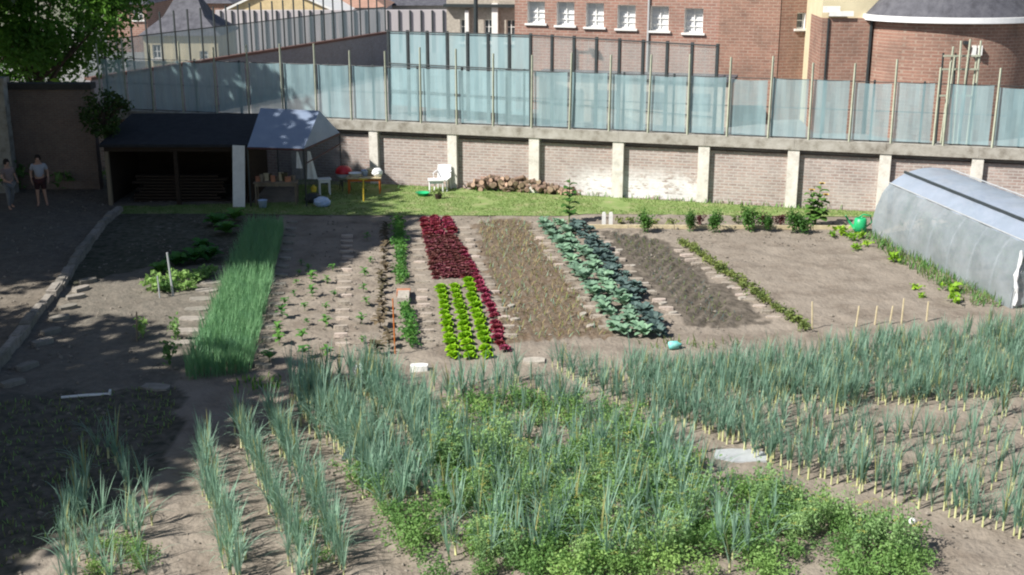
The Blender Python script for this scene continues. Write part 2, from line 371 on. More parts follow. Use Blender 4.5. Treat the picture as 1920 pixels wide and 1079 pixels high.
def clods():
    V, F = [], []; oc = [(1,0,0),(0,1,0),(-1,0,0),(0,-1,0),(0,0,1),(0,0,-1)]; fc = [(0,1,4),(1,2,4),(2,3,4),(3,0,4),(1,0,5),(2,1,5),(3,2,5),(0,3,5)]
    X = np.array([rnd.uniform(-16, 16) for _ in range(16000)]); Y = np.array([14 + 31 * rnd.random() ** 1.3 for _ in range(16000)])
    k = ~inpoly(X, Y, LAWN) & (vnoise(X, Y, 1.1, 21) > .42)
    for x, y in zip(X[k], Y[k]):
        s = .012 + .05 * rnd.random() ** 3; i = len(V); a = rnd.uniform(0, 6.28); ca, sa = math.cos(a), math.sin(a)
        for u, v, w_ in oc:
            q = rnd.uniform(.65, 1.25) * s; V.append((x + (u * ca - v * sa) * q, y + (u * sa + v * ca) * q, .015 + w_ * q * .75))
        F.extend(tuple(i + j for j in f) for f in fc)
    me = bpy.data.meshes.new('soil_clods'); me.from_pydata(V, [], F); me.materials.append(M('clod', (.25, .22, .185), (.16, .14, .115), 2.5, .95))
    o = stuff(link('soil_clods', me)); tag(o, 'loose clods and small stones scattered over the bare soil', 'clods')
clods()
b = MB(); b.face([(-900, -100, -.12), (900, -100, -.12), (900, 1600, -.12), (-900, 1600, -.12)])
struct(b.build('ground', M('far_ground', (.16, .15, .12), (.11, .12, .08), .15, .95)))
b = MB(); b.face([(x, y, .018) for x, y in LAWN])
m_lawn = M('lawn', (.19, .26, .085), (.14, .21, .06), 1.6, .95, c3=(.28, .28, .14), bump=.4)
struct(b.build('lawn', m_lawn))
# ------------------------------------------------------------------ garden wall with its concrete frame
P0, P1 = G(848, 354), G(1485, 390.6)
WU = (P1 - P0).normalized(); WAZ = math.atan2(WU.y, WU.x); WN = Vector((-WU.y, WU.x, 0))
def on_line(px, o, u, z):            # distance along the line o + s u at which it stands in photo column px
    k = (px - 960) / FPX
    return (k * (o.y * CT + (CAM_H - z) * ST) - o.x) / (u.x - k * u.y * CT)
WX = lambda px, z=0.0: on_line(px, P0, WU, z)
def wz(px, py): s = WX(px, 2.2); return Zat(py, (P0 + WU * s).y)
WT = wz(1158, 247)                    # top of the coping
WB = wz(1158, 266)                    # underside of the coping
print('wall', WT, WB, WX(1158) - WX(1001), P0, WAZ)
m_brickw = brick_mat('faded_garden_brick', (.42, .295, .255), (.25, .175, .16), (.47, .435, .40), wash=(.47, .425, .395), wash_amt=.6, grime=.33, patch=(WX(1040), WX(1345), 1.25), bh=.105, bw=.30, msize=.02)
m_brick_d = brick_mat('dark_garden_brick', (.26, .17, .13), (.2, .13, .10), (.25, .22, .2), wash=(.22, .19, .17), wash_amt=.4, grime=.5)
wall = thing('garden_wall', 'long low faded brick wall divided into bays by white concrete pilasters, below the turquoise screens', 'wall', P0, WAZ)
pil = [WX(p, 1) for p in (150, 272, 410, 555, 701, 848, 1001, 1158, 1318, 1485, 1656, 1828, 2010, 2190)]
for i, (a, c) in enumerate(zip(pil, pil[1:])):
    bm = MB(); zt = WB - .19; bm.box(((a + c) / 2, .29, zt / 2 - .1), (c - a - .33, .24, zt + .2)); bm.box(((a + c) / 2, .47, WB / 2), (c - a - .33, .10, WB - .003)); bm.build('brick_panel', m_brickw, wall)
for i, s in enumerate(pil):
    bm = MB(); wd = .37 + rnd.uniform(-.03, .03); bm.box((s, .20, WB / 2 - .1), (wd, .44, WB + .197)); bm.build('pilaster', m_conc, wall)
bm = MB()
for a, c in zip(pil, pil[1:]):
    bm.box(((a + c) / 2, .19, (WB + WT) / 2), (c - a - .006, .50, WT - WB))
bm.build('coping', m_conc2, wall)

# tall screen fence standing on the wall
fence = thing('screen_fence', 'turquoise wind screen fence with pale posts standing on top of the garden wall', 'fence', P0 + Vector((0, 0, WT + .003)), WAZ)
FH = wz(1215, 142) - WT
postpx = [192,240,290,345,408,468,532,595,660,726,790,857,925,997,1068,1142,1215,1289,1363,1440,1516,1592,1670,1750,1768,1860,1945,2030,2115]
ps = [WX(p, WT) for p in postpx]
for i, s in enumerate(ps):
    h = FH + rnd.uniform(.55, .8); ln = rnd.uniform(-.02, .05)
    bm = MB(); bm.tube([(s, -.02, .0), (s + ln, -.02, h)], [.043, .036], 4); bm.build('post', m_postp, fence)
for i, (a, c) in enumerate(zip(ps, ps[1:])):
    if c - a < .5: continue
    bm = MB(); nx, nz = 8, 8; ph = rnd.uniform(0, 6)
    top = FH + rnd.uniform(-.05, .03); x0, x1 = a + .05, c - .12
    vv = [[(x0 + (x1 - x0) * u / nx, .09 + .018 * math.sin(ph + u * 1.7 + v * .3) + rnd.uniform(-.006, .006), .06 + (top - .06) * v / nz - (.03 * math.sin(math.pi * u / nx) if v == nz else 0)) for u in range(nx + 1)] for v in range(nz + 1)]
    for v in range(nz):
        for u in range(nx): bm.face([vv[v][u], vv[v][u + 1], vv[v + 1][u + 1], vv[v + 1][u]])
    bm.build('net_panel', m_screen, fence, smooth=True)
bm = MB()
for z in (.03, FH * .52, FH): bm.tube([(ps[0], .17, z), (ps[-1], .17, z)], .014, 5)
bm.build('rail', m_steel, fence)
for px in [200 + 83 * k for k in range(0, 10)] + [980 + 93 * k for k in range(0, 13)]:
    s = WX(px, WT); bm = MB(); bm.box((s, .22, FH / 2 + .03), (.07, .06, FH + .06)); bm.build('steel_upright', m_steel, fence)

# old tall wall in the shade at the left
yl = 45.0
xl0, xl1 = Xat(-260, yl, 2), Xat(178, yl, 2); zl = Zat(163, yl)
lw = thing('brick_wall', 'tall dark brick wall in deep shade left of the shed', 'wall', (xl0, yl, -.1))
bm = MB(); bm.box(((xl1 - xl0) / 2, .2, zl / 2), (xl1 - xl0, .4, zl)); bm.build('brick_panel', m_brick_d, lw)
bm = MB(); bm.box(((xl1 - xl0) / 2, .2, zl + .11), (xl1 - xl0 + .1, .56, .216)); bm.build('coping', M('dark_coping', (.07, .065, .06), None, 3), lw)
yq = 44.3
lp = thing('wall_pier', 'pale rendered wall pier at the left edge behind the shaded people', 'wall', (Xat(14, yq, 2), yq, -.1))
bm = MB(); bm.box((-.35, .2, 2.05), (.8, .4, 4.1)); bm.build('pier', m_conc2, lp)
bm = MB(); bm.box((-.35, .2, 4.2), (.95, .52, .19)); bm.build('coping', m_conc2, lp)

# ------------------------------------------------------------------ yard behind the wall and its fences
b = MB(); q0 = P0 + WN * .6
b.face([q0 - WU * 60 + Vector((0, 0, .0)), q0 + WU * 60, q0 + WU * 60 + WN * 90, q0 - WU * 60 + WN * 90])
struct(b.build('yard', M('yard_asphalt', (.24, .235, .23), (.17, .17, .165), .8, .95, bump=.2)))
def zline(px, py, Y): return Zat(py, Y)
# fence that runs back from the left
A_, B_ = Vector((Xat(190, 60, 2.4), 58.5, 0)), Vector((Xat(728, 85, 2.4), 85, 0))
U2 = (B_ - A_).normalized(); L2 = (B_ - A_).length
f2 = thing('screen_fence', 'grey blue net fence on a dark wall running back behind the shed roof', 'fence', A_, math.atan2(U2.y, U2.x))
bm = MB(); bm.box((L2 / 2, .2, 1.2), (L2, .3, 2.4)); bm.build('base_wall', brick_mat('yard_brick', (.26, .26, .29), (.22, .20, .22), (.27, .28, .30), grime=.2), f2)
bm = MB(); bm.box((L2 / 2, .2, 2.47), (L2, .42, .137)); bm.build('coping', M('rusty_coping', (.16, .09, .075), None, 3), f2)
n2 = 26
for k in range(n2 + 1):
    s = L2 * k / n2; bm = MB(); bm.box((s, .2, 3.9), (.07, .07, 2.7)); bm.build('post', m_steel, f2)
for k in range(n2):
    bm = MB(); a, c = L2 * k / n2 + .04, L2 * (k + 1) / n2 - .04; bm.face([(a, .2, 2.56), (c, .2, 2.56), (c, .2, 4.15), (a, .2, 4.15)]); bm.build('net_panel', m_screen3, f2)
bm = MB(); bm.box((L2 / 2, .14, 4.18), (L2, .04, .05)); bm.build('rail', m_steel, f2)
# far turquoise fence across the yard, grey net further right
def far_fence(label, pA, pB, npan, mat, pxlist=None):
    (xa, ya, ta), (xb, yb, tb) = pA, pB
    a, c = Vector((Xat(xa, ya, 4), ya, 0)), Vector((Xat(xb, yb, 4), yb, 0)); u = (c - a).normalized(); L = (c - a).length
    za, zb = Zat(ta, ya), Zat(tb, yb)
    t = thing('screen_fence', label, 'fence', a, math.atan2(u.y, u.x))
    for k in range(npan + 1):
        s = L * k / npan; z = za + (zb - za) * k / npan; bm = MB(); bm.box((s, 0, z / 2 + .04), (.13, .1, z + .08)); bm.build('post', m_steel, t)
    for k in range(npan):
        s0, s1 = L * k / npan + .07, L * (k + 1) / npan - .07; z0, z1 = za + (zb - za) * k / npan, za + (zb - za) * (k + 1) / npan
        bm = MB(); bm.face([(s0, .03, .5), (s1, .03, .5), (s1, .03, z1), (s0, .03, z0)]); bm.build('net_panel', mat, t)
    bm = MB()
    for fz in (1, .62, .3):
        bm.tube([(0, -.06, za * fz), (L, -.06, zb * fz)], .03, 4)
    bm.build('rail', m_steel, t)
    return t
m_screenf = screen_mat('far_turquoise_net', (.33, .47, .50), (.27, .40, .43), .82)
far_fence('far turquoise net fence on dark posts behind the middle of the garden screens', (728, 64, 59), (995, 60, 66), 7, m_screenf)
far_fence('grey see-through net fence in front of the long brick building', (995, 59.5, 66), (1345, 54, 86), 8, m_screen2)
# things seen dimly behind the grey net: a low white building
lb = thing('store_building', 'low pale store behind the grey net fence', 'building', (Xat(1000, 62, 1), 62, 0), WAZ)
bm = MB(); bm.box((5, 1, 1.1), (9.5, 1.6, 2.2)); bm.build('wall', m_stone, lb)
bm = MB(); bm.box((5, 1, 2.28), (9.9, 2, .156)); bm.build('roof', m_slate, lb)
for k in range(4):
    bm = MB(); bm.box((1.4 + 2.3 * k, .17, 1.2), (1.0, .06, .8)); bm.build('window', m_glass, lb)
mast = thing('lamp_mast', 'tall dark lamp mast standing behind the far turquoise fence', 'street lamp', (Xat(893, 62, 3), 62, 0))
bm = MB(); bm.tube([(0, 0, 0), (0, 0, 9)], [.13, .09], 8); bm.build('pole', m_steel, mast)
bm = MB(); bm.tube([(0, 0, 8.9), (.5, -.3, 9.1)], .05, 6); bm.box((.75, -.45, 9.1), (.5, .3, .15), 0, rotz(-.5)); bm.build('lamp_head', m_steel, mast)

# ------------------------------------------------------------------ buildings
def facade(bm, x0, x1, z0, z1, ops, depth=.22, mi=0, mr=0):
    """wall sheet in y = 0 with real openings and their reveals"""
    xs = sorted({x0, x1, *[o[0] for o in ops], *[o[1] for o in ops]}); zs = sorted({z0, z1, *[o[2] for o in ops], *[o[3] for o in ops]})
    for a, c in zip(xs, xs[1:]):
        for d, e in zip(zs, zs[1:]):
            mx_, mz_ = (a + c) / 2, (d + e) / 2
            if any(o[0] < mx_ < o[1] and o[2] < mz_ < o[3] for o in ops): continue
            bm.face([(a, 0, d), (c, 0, d), (c, 0, e), (a, 0, e)], mi)
    for a, c, d, e in ops:
        D = depth
        bm.face([(a, 0, d), (a, D, d), (a, D, e), (a, 0, e)], mr); bm.face([(c, 0, d), (c, 0, e), (c, D, e), (c, D, d)], mr)
        bm.face([(a, 0, e), (a, D, e), (c, D, e), (c, 0, e)], mr); bm.face([(a, 0, d), (c, 0, d), (c, D, d), (a, D, d)], mr)
def add_window(parent, a, c, d, e, D=.2, nx=2, nz=3, mg=None, sill=True, loc=None):
    bm = MB(); t = .06; y = D - .05
    bm.box(((a + c) / 2, y, d + t / 2), (c - a, .06, t)); bm.box(((a + c) / 2, y, e - t / 2), (c - a, .06, t))
    bm.box((a + t / 2, y, (d + e) / 2), (t, .06, e - d - 2 * t)); bm.box((c - t / 2, y, (d + e) / 2), (t, .06, e - d - 2 * t))
    for k in range(1, nx): bm.box((a + (c - a) * k / nx, y + .004, (d + e) / 2), (.045, .05, e - d - 2 * t))
    for k in range(1, nz): bm.box(((a + c) / 2, y + .008, d + (e - d) * k / nz), (c - a - 2 * t, .04, .04))
    f = bm.build('window', m_white, parent)
    g = MB(); g.face([(a, D + .01, d), (c, D + .01, d), (c, D + .01, e), (a, D + .01, e)]); g.build('pane', mg or m_glass, f)
    if sill:
        s = MB(); s.box(((a + c) / 2, -.02, d - .05), (c - a + .25, .2, .1)); s.build('sill', m_white, f)
    return f
m_brickr = brick_mat('red_brick', (.36, .18, .135), (.27, .135, .105), (.40, .32, .27), wash=(.38, .25, .205), wash_amt=.5, grime=.45, bw=.45, bh=.15, msize=.025)
m_brickr2 = brick_mat('weathered_red_brick', (.30, .155, .115), (.22, .115, .09), (.34, .26, .21), wash=(.34, .22, .17), wash_amt=.5, grime=.6, bw=.45, bh=.15, msize=.025)
# long brick building
Q0 = Vector((Xat(972, 66, 4), 66, 0)); UB = Vector((.957, -.29, 0)).normalized()
bb = thing('brick_building', 'long red brick building with a row of tall white windows behind the screens', 'building', Q0, math.atan2(UB.y, UB.x))
BX = lambda px, z=4.5: on_line(px, Q0, UB, z)
def bzz(px, py): return Zat(py, (Q0 + UB * BX(px)).y)
wins = []
for px, top, bot in ((1005, 3, 44), (1060, 4, 48), (1115, 6, 51), (1174, 10, 54), (1236, 12, 58), (1300, 16, 62)):
    s = BX(px); wins.append((s - .47, s + .47, bzz(px, bot), bzz(px, top)))
LB = BX(1348); ops = wins
bm = MB(); facade(bm, -.2, LB, 0, 12, ops, .34, 0, 1); 
bm.face([(-.2, 0, 0), (-.2, 10, 0), (-.2, 10, 12), (-.2, 0, 12)]); bm.build('wall', [m_brickr, m_white], bb)
for a, c, d, e in wins:
    add_window(bb, a, c, d, e, .34, 2, 4, m_blind)
L3 = BX(1462)
bm = MB(); bm.box(((LB + L3) / 2, 4.88, 6), (L3 - LB, 10, 12)); bm.build('corner_block', m_brickr2, bb)
bm = MB(); s = BX(1216); bm.tube([(s, -.07, 0), (s, -.07, 11)], .06, 6); bm.build('drainpipe', m_netgrey, bb)
# angled end of the block, with one small window
E0 = Q0 + UB * L3; UE = Vector((.985, .17, 0)).normalized()
eb = thing('brick_building', 'angled end of the brick building with one small white window', 'building', E0 + Vector((.0, -.1, 0)), math.atan2(UE.y, UE.x))
EX = lambda px, z=4.5: on_line(px, E0, UE, z)
xe = EX(1522); wy = (E0 + UE * EX(1499)).y; s = EX(1500)
op = (s - .22, s + .22, Zat(54, wy), Zat(24, wy))
bm = MB(); facade(bm, .01, xe, 0, 12, [op], .3, 0, 1); bm.face([(xe, 0, 0), (xe, 9, 0), (xe, 9, 12), (xe, 0, 12)]); bm.build('wall', [m_brickr2, m_white], eb)
add_window(eb, *op, .3, 1, 2)
# chapel-like building with the round apse
ya = 57.0
ch = thing('apse_building', 'brick building with a round apse under a dark slate half cone roof', 'building', (Xat(1545, ya, 4), ya, 0), -.06)
cx = lambda px, z=4: Xat(px, ya, z) - Xat(1545, ya, 4)
ze = Zat(48, ya - 2.5)
bm = MB(); bm.box((cx(1592), 2.3, Zat(37, ya) / 2), (cx(1640) - cx(1545), 3, Zat(37, ya))); bm.build('corner_pier', m_brickr2, ch)
bm = MB(); xw0, xw1 = cx(1545), cx(2080); bm.box(((xw0 + xw1) / 2, 4.5, 6), (xw1 - xw0, 6.8, 12)); bm.build('gable_wall', m_render, ch)
bm = MB(); bm.box((cx(1560), .78, Zat(20, ya)), (.75, .2, .28)); bm.box((cx(1578), .74, Zat(28, ya)), (1.1, .2, .22)); bm.build('moulding', m_white, ch)
ac, ar = cx(1788), cx(1936) - cx(1788)
bm = MB(); n = 40
for k in range(n):
    a0, a1 = math.pi + math.pi * k / n, math.pi + math.pi * (k + 1) / n
    p = lambda a, z: (ac + ar * math.cos(a), 1.1 + ar * .62 * math.sin(a), z)
    bm.face([p(a0, 0), p(a1, 0), p(a1, ze), p(a0, ze)])
bm.build('apse_wall', m_brickr2, ch)
bm = MB(); rr = ar + .38
for k in range(n):
    a0, a1 = math.pi + math.pi * k / n, math.pi + math.pi * (k + 1) / n
    p = lambda a, r, z: (ac + r * math.cos(a), 1.1 + r * .64 * math.sin(a), z)
    bm.face([p(a0, rr, ze + .22), p(a1, rr, ze + .22), p(a1, .05, ze + 4.6), p(a0, .05, ze + 4.6)])
bm.build('roof', m_slate, ch)
bm = MB()
for k in range(n):
    a0, a1 = math.pi + math.pi * k / n, math.pi + math.pi * (k + 1) / n
    for (r0, z0, r1, z1) in ((ar + .005, ze - .02, rr + .06, ze + .02), (rr + .06, ze + .02, rr + .06, ze + .26), (rr + .06, ze + .26, rr - .05, ze + .27)):
        bm.face([p(a0, r0, z0), p(a1, r0, z0), p(a1, r1, z1), p(a0, r1, z1)])
bm.build('gutter', m_whitep, ch)
bm = MB(); bm.tube([(ac - ar - .1, .75, 0), (ac - ar - .1, .75, ze)], .07, 6); bm.tube([(cx(1556), .76, 0), (cx(1556), .76, Zat(37, ya))], .05, 6); bm.build('drainpipe', m_steel, ch)
af = 1.1 - ar * .62
bm = MB(); xk = cx(1811); yk = 1.1 - ar * .62 * math.sqrt(max(0, 1 - ((xk - ac) / ar) ** 2)); zk = Zat(93, ya + yk)
for dx in (-.13, .13): bm.box((xk + dx, yk - .1, zk), (.17, .16, .42))
bm.build('wall_lamp', m_white, ch)
bm = MB(); bm.box((xk - .55, yk - .15, zk + .35), (.18, .35, .14)); bm.build('camera', m_steel, ch)
# frame of pale poles in the yard, before the apse
fr = thing('scaffold', 'tangle of pale and dark poles standing before the round apse', 'frame', (Xat(1800, 47.0, 4), 47.0, 0))
for k in range(9):
    x = -.62 + .155 * k + rnd.uniform(-.05, .05); bm = MB(); bm.tube([(x, rnd.uniform(-.3, .3), 0), (x + rnd.uniform(-.15, .15), rnd.uniform(-.3, .3), 5.1 + rnd.uniform(-.5, .35))], .04, 5)
    bm.build('pole', m_postp if k % 3 else m_steel, fr)
bm = MB()
for z in (3.2, 4.2, 4.7): bm.box((0, 0, z), (1.4, .06, .06))
bm.build('cross_bar', m_postp, fr)

# left background: houses beyond the yard
def house(label, pxl, pxr, Y, depth, eave_py, apex_py, wallm, roofm, wins=(), hip=True, name='house', az=0, over=.25, flare=0, ridge=.0):
    x0, x1 = Xat(pxl, Y, 3), Xat(pxr, Y, 3); ez, az_ = Zat(eave_py, Y), Zat(apex_py, Y + depth * .4)
    t = thing(name, label, 'house', (x0, Y, 0), az); W = x1 - x0
    ops = []
    for (a, c, top, bot) in wins: ops.append((Xat(a, Y, 3) - x0, Xat(c, Y, 3) - x0, max(.1, Zat(bot, Y)), Zat(top, Y)))
    bm = MB(); facade(bm, 0, W, 0, ez, ops, .15)
    bm.face([(0, 0, 0), (0, depth, 0), (0, depth, ez), (0, 0, ez)]); bm.face([(W, 0, 0), (W, depth, 0), (W, depth, ez), (W, 0, ez)])
    if not hip: bm.face([(0, 0, ez), (W, 0, ez), (W / 2, 0, az_ - .1)])
    bm.build('wall', wallm, t)
    for o in ops: add_window(t, *o, .15, 2, 2)
    bm = MB(); o = over
    if hip:
        e = [(-o, -o, ez - .03), (W + o, -o, ez - .03), (W + o, depth + o, ez - .03), (-o, depth + o, ez - .03)]
        m_ = [(W / 2 + (x - W / 2) * .5, depth / 2 + (y - depth / 2) * .5, ez + (az_ - ez) * (.5 - flare)) for x, y, z in e]
        r0, r1 = (W * (.5 - ridge), depth / 2, az_), (W * (.5 + ridge), depth / 2, az_)
        for k in range(4): bm.face([e[k], e[(k + 1) % 4], m_[(k + 1) % 4], m_[k]])
        bm.face([m_[0], m_[1], r1, r0]); bm.face([m_[1], m_[2], r1]); bm.face([m_[2], m_[3], r0, r1]); bm.face([m_[3], m_[0], r0])
        bm.face(e)
    else:
        for sgn, xa in ((0, -o), (1, W + o)):
            dz = (az_ - ez) / (W / 2) * o
            bm.face([(xa, -o, ez - dz), (W / 2, -o, az_), (W / 2, depth + o, az_), (xa, depth + o, ez - dz)])
            bm.face([(xa, -o, ez - dz - .2), (W / 2, -o, az_ - .2), (W / 2, -o, az_), (xa, -o, ez - dz)])
    bm.build('roof', roofm, t)
    return t
m_tilew = M('pinkish_tile', (.36, .22, .17), (.28, .17, .13), 3, .9, bump=.3)
m_paleband = M('pale_wall', (.50, .46, .46), (.42, .39, .40), .5, .9, stretch=(1, 1, .3))
house('small white house with a dark flared pyramid roof behind the net fence', 268, 408, 75, 5, 66, -22, m_render, m_slate, wins=[(284, 300, 84, 110), (372, 388, 96, 112)], flare=.12, ridge=.09)
house('red brick house with a white window beside the big tree', 196, 274, 97, 8, 8, -30, m_brickr, m_slate, wins=[(250, 268, 16, 38)])
house('cream gabled house with a dark round window far behind the fence', 405, 640, 112, 9, 24, -34, M('cream_wall', (.66, .52, .30), None, 2), m_white, hip=False, name='gabled_house')
tk = thing('long_wall', 'long pale grey wall of tall panels across the far yard', 'wall', (Xat(405, 96, 2), 96, 0), .03)
wl = Xat(862, 96, 2) - Xat(405, 96, 2)
bm = MB(); bm.box((wl / 2, .3, Zat(20, 96) / 2), (wl, .5, Zat(20, 96))); bm.build('wall_panel', m_paleband, tk)
bm = MB()
for k in range(22): bm.box((wl * (k + .5) / 22, .0, Zat(20, 96) / 2), (.12, .12, Zat(20, 96) - .02))
bm.build('rib', m_steel, tk)
house('dark slate roofed house between the white pyramid roof and the cream gable', 300, 432, 125, 8, 6, -30, m_brickr2, m_slate, name='slate_roof_house')
house('pinkish tiled house behind the long pale wall', 600, 720, 120, 8, 14, -26, m_paleband, m_tilew, wins=[(640, 652, 14, 24)], name='tiled_house')
house('grey slate roofed house behind the long pale wall, left of the stone building', 700, 850, 128, 9, 10, -26, m_stone, m_slate, name='grey_roof_house')
house('low grey house beyond the cream gable with a brick chimney side', 520, 620, 135, 8, 4, -30, m_brickr2, m_slate, name='low_house')
# stone building left of the long brick one
sb = thing('stone_building', 'pale stone building with ledges beside the long brick building', 'building', (Xat(838, 72, 3), 72, 0), -.12)
ws = Xat(978, 72, 3) - Xat(838, 72, 3)
sops = [(ws * f, ws * f + .55, 3.0, 4.3) for f in (.18, .5, .8)]
bm = MB(); facade(bm, 0, ws, 0, 9, sops, .25); bm.face([(0, 0, 0), (0, 7, 0), (0, 7, 9), (0, 0, 9)]); bm.build('wall', m_stone, sb)
for o in sops: add_window(sb, *o, .25, 2, 3)
bm = MB(); bm.box((ws * .45, -.2, Zat(10, 72)), (ws * .95, .5, .16)); bm.build('ledge', m_steel, sb)
bm = MB(); bm.box((ws * .655, -.12, 2.6), (.35, .3, 5.2)); bm.box((ws * .28, -.1, 2.4), (.22, .3, 4.8)); bm.build('column', m_white, sb)
# dark round plaque on the cream gable
# ------------------------------------------------------------------ plants: a few meshes of each kind, copied along the rows
def uvar(n, f, *a): return [f(random.Random(100 + k), *a) for k in range(n)]
def place(name, meshes, pts, label, cat, group, zoff=0, smin=.85, smax=1.15, child=None, r=rnd):
    out = []
    for p in pts:
        k = r.randrange(len(meshes)); o = link(name, meshes[k]); o.location = (p[0], p[1], zoff)
        s = r.uniform(smin, smax) * (p[3] if len(p) > 3 else 1); o.scale = (s, s, s * r.uniform(.92, 1.08)); o.rotation_euler = (r.uniform(-.06, .06), r.uniform(-.06, .06), r.uniform(0, 6.28))
        tag(o, label, cat, group); out.append(o)
        if child: c = link(child[0], child[1][k], o)
    return out
def row(a, b_, n, jit=.05, gap=None):
    p, q = G(*a), G(*b_); out = []
    for k in range(n):
        t = (k + .5) / n
        if gap and gap[0] < t < gap[1]: continue
        c = p.lerp(q, t); out.append((c.x + rnd.uniform(-jit, jit), c.y + rnd.uniform(-jit, jit), 0))
    return out
def fill(poly, dens, mind=.0, r=rnd):
    pp = gp(*poly); xs = [p[0] for p in pp]; ys = [p[1] for p in pp]; A = (max(xs) - min(xs)) * (max(ys) - min(ys)); out = []
    X = np.array([r.uniform(min(xs), max(xs)) for _ in range(int(A * dens))]); Y = np.array([r.uniform(min(ys), max(ys)) for _ in range(len(X))])
    k = inpoly(X, Y, pp)
    for x, y in zip(X[k], Y[k]):
        if mind and any((x - q[0]) ** 2 + (y - q[1]) ** 2 < mind * mind for q in out): continue
        out.append((float(x), float(y), 0))
    return out
def seen(p, z=.4):
    wd = p[1] * CT + (CAM_H - z) * ST
    px = 960 + FPX * p[0] / wd; py = 539.5 + FPX * ((CAM_H - z) * CT - p[1] * ST) / wd
    return -60 < px < 1980 and py < 1130

def leek_leaves(r):
    b = MB(); az0 = r.uniform(0, 6.28); n = r.randint(9, 12)
    for k in range(n):
        t = k / (n - 1)
        b.strip((r.uniform(-.01, .01), r.uniform(-.01, .01), .10 + .10 * t), az0 + math.pi * (k % 2) + r.gauss(0, .35), r.uniform(.52, .88), r.uniform(.015, .025), 1.34 + .2 * t + r.uniform(-.16, .05), r.uniform(.05, .45) if r.random() < .78 else r.uniform(1.0, 2.2), 5, 1 if r.random() < .07 else 0, r)
    return b.mesh('leek_leaves', [m_leek, m_yleaf])
def leek_shank(r):
    b = MB(); b.tube([(0, 0, -.04), (0, 0, .08), (0, 0, .2)], [.02, .018, .016], 6); return b.mesh('leek_shank', [m_shank], True)
LEEK = uvar(8, leek_leaves); SHANK = uvar(8, leek_shank)
def bush(r, R_=.3, H=.42, n=150, sz=.1, mat=None, core=True):
    b = MB()
    for k in range(6):
        a = r.uniform(0, 6.28); b.tube([(0, 0, 0), (math.cos(a) * R_ * .5, math.sin(a) * R_ * .5, H * r.uniform(.5, .9))], [.008, .004], 3)
    sub = [(r.gauss(0, R_ * .42), r.gauss(0, R_ * .42), H * r.uniform(.35, .85)) for _ in range(9)]
    for k in range(n):
        c = sub[r.randrange(9)]; b.card((c[0] + r.gauss(0, R_ * .24), c[1] + r.gauss(0, R_ * .24), max(.02, c[2] + r.gauss(0, H * .17))), sz, r, 0, .9)
    return b.mesh('bush', [mat])
def dill(r):
    b = MB()
    for k in range(9):
        a = r.uniform(0, 6.28); L = r.uniform(.06, .22); top = (math.cos(a) * L, math.sin(a) * L, r.uniform(.55, .95))
        b.tube([(math.cos(a) * .03, math.sin(a) * .03, 0), (top[0] * .6, top[1] * .6, top[2] * .6), top], [.006, .005, .003], 3, 0)
        for j in range(34):
            t = r.uniform(.2, .95); b.card((top[0] * t + r.gauss(0, .07), top[1] * t + r.gauss(0, .07), top[2] * t + r.gauss(0, .05)), .055, r, 0)
        if k % 3 == 0:
            for j in range(16):
                q = r.uniform(0, 6.28); rr = r.uniform(.01, .07); b.card((top[0] + math.cos(q) * rr, top[1] + math.sin(q) * rr, top[2] + r.uniform(0, .02)), .02, r, 1, 4)
    return b.mesh('dill', [m_dill, m_umbel])
def lettuce(r, mat, D=.36, n=20, H=.16):
    b = MB()
    for k in range(n):
        t = k / n; b.leaf((0, 0, .01 + .04 * t), k * 2.4 + r.uniform(-.2, .2), D * .5 * (1.1 - .55 * t), D * (.52 - .2 * t), .25 + 1.05 * t, .25 + .5 * (1 - t) * .5, 0, .018, .3, 4, r)
    return b.mesh('lettuce', [mat])
def cabbage(r, mat, D=.62, n=11):
    b = MB()
    for k in range(n):
        t = k / n; az = k * 2.4 + r.uniform(-.3, .3); L = D * .5 * r.uniform(.8, 1.15); el = .35 + .85 * t
        s = (math.cos(az) * .05, math.sin(az) * .05, .08 + .12 * t)
        b.tube([(0, 0, .05 + .1 * t), s], [.012, .009], 4)
        b.leaf(s, az, L, D * .42 * r.uniform(.8, 1.2), el, el + .1 + r.uniform(0, .5), 0, .015, .2, 4, r)
    return b.mesh('cabbage', [mat])
def seedling(r, mat, H=.2, n=9):
    b = MB(); b.tube([(0, 0, -.02), (r.uniform(-.02, .02), r.uniform(-.02, .02), H)], [.006, .004], 3)
    for k in range(n): b.leaf((0, 0, H * (.3 + .7 * k / n)), k * 2.4 + r.uniform(-.4, .4), r.uniform(.1, .16), .075, r.uniform(.1, .8), .9, 0, .006, .1, 3, r)
    return b.mesh('seedling', [mat])

# --- leeks and onions: rows of the foreground, field on the right
leeks = []   # (x, y, zone)
def leekrow(pts, step, zone, jit=.06, wob=1, s0=1.0):
    for (a, c) in zip(pts, pts[1:]):
        p, q = G(*a), G(*c); n = max(1, int((q - p).length / step))
        for k in range(n):
            d = p.lerp(q, (k + rnd.random() * .6) / n)
            if rnd.random() < .06: continue
            leeks.append((d.x + rnd.gauss(0, jit), d.y + rnd.gauss(0, jit), zone, rnd.uniform(.72, 1.2) * s0))
EDGE = [(1035, 690), (1180, 770), (1345, 822), (1440, 868), (1560, 900), (1700, 945), (1800, 975), (1930, 1012)]
leekrow(EDGE, .12, 'edge', .06, 1, .9)
for f_, st in ((.07, .13), (.14, .15), (.22, .13), (.31, .16), (.40, .15), (.49, .15), (.58, .15), (.66, .14), (.74, .14)):
    leekrow([(x, y + (692 - (x - 1035) * .085 - y) * f_) for x, y in EDGE if x > 1100], st, 'field', .1, 1, .82)
for p in fill([(1290, 694), (1500, 672), (1700, 645), (1930, 618), (1930, 745), (1600, 765), (1400, 750)], 30): leeks.append((p[0], p[1], 'far', rnd.uniform(.6, .85)))
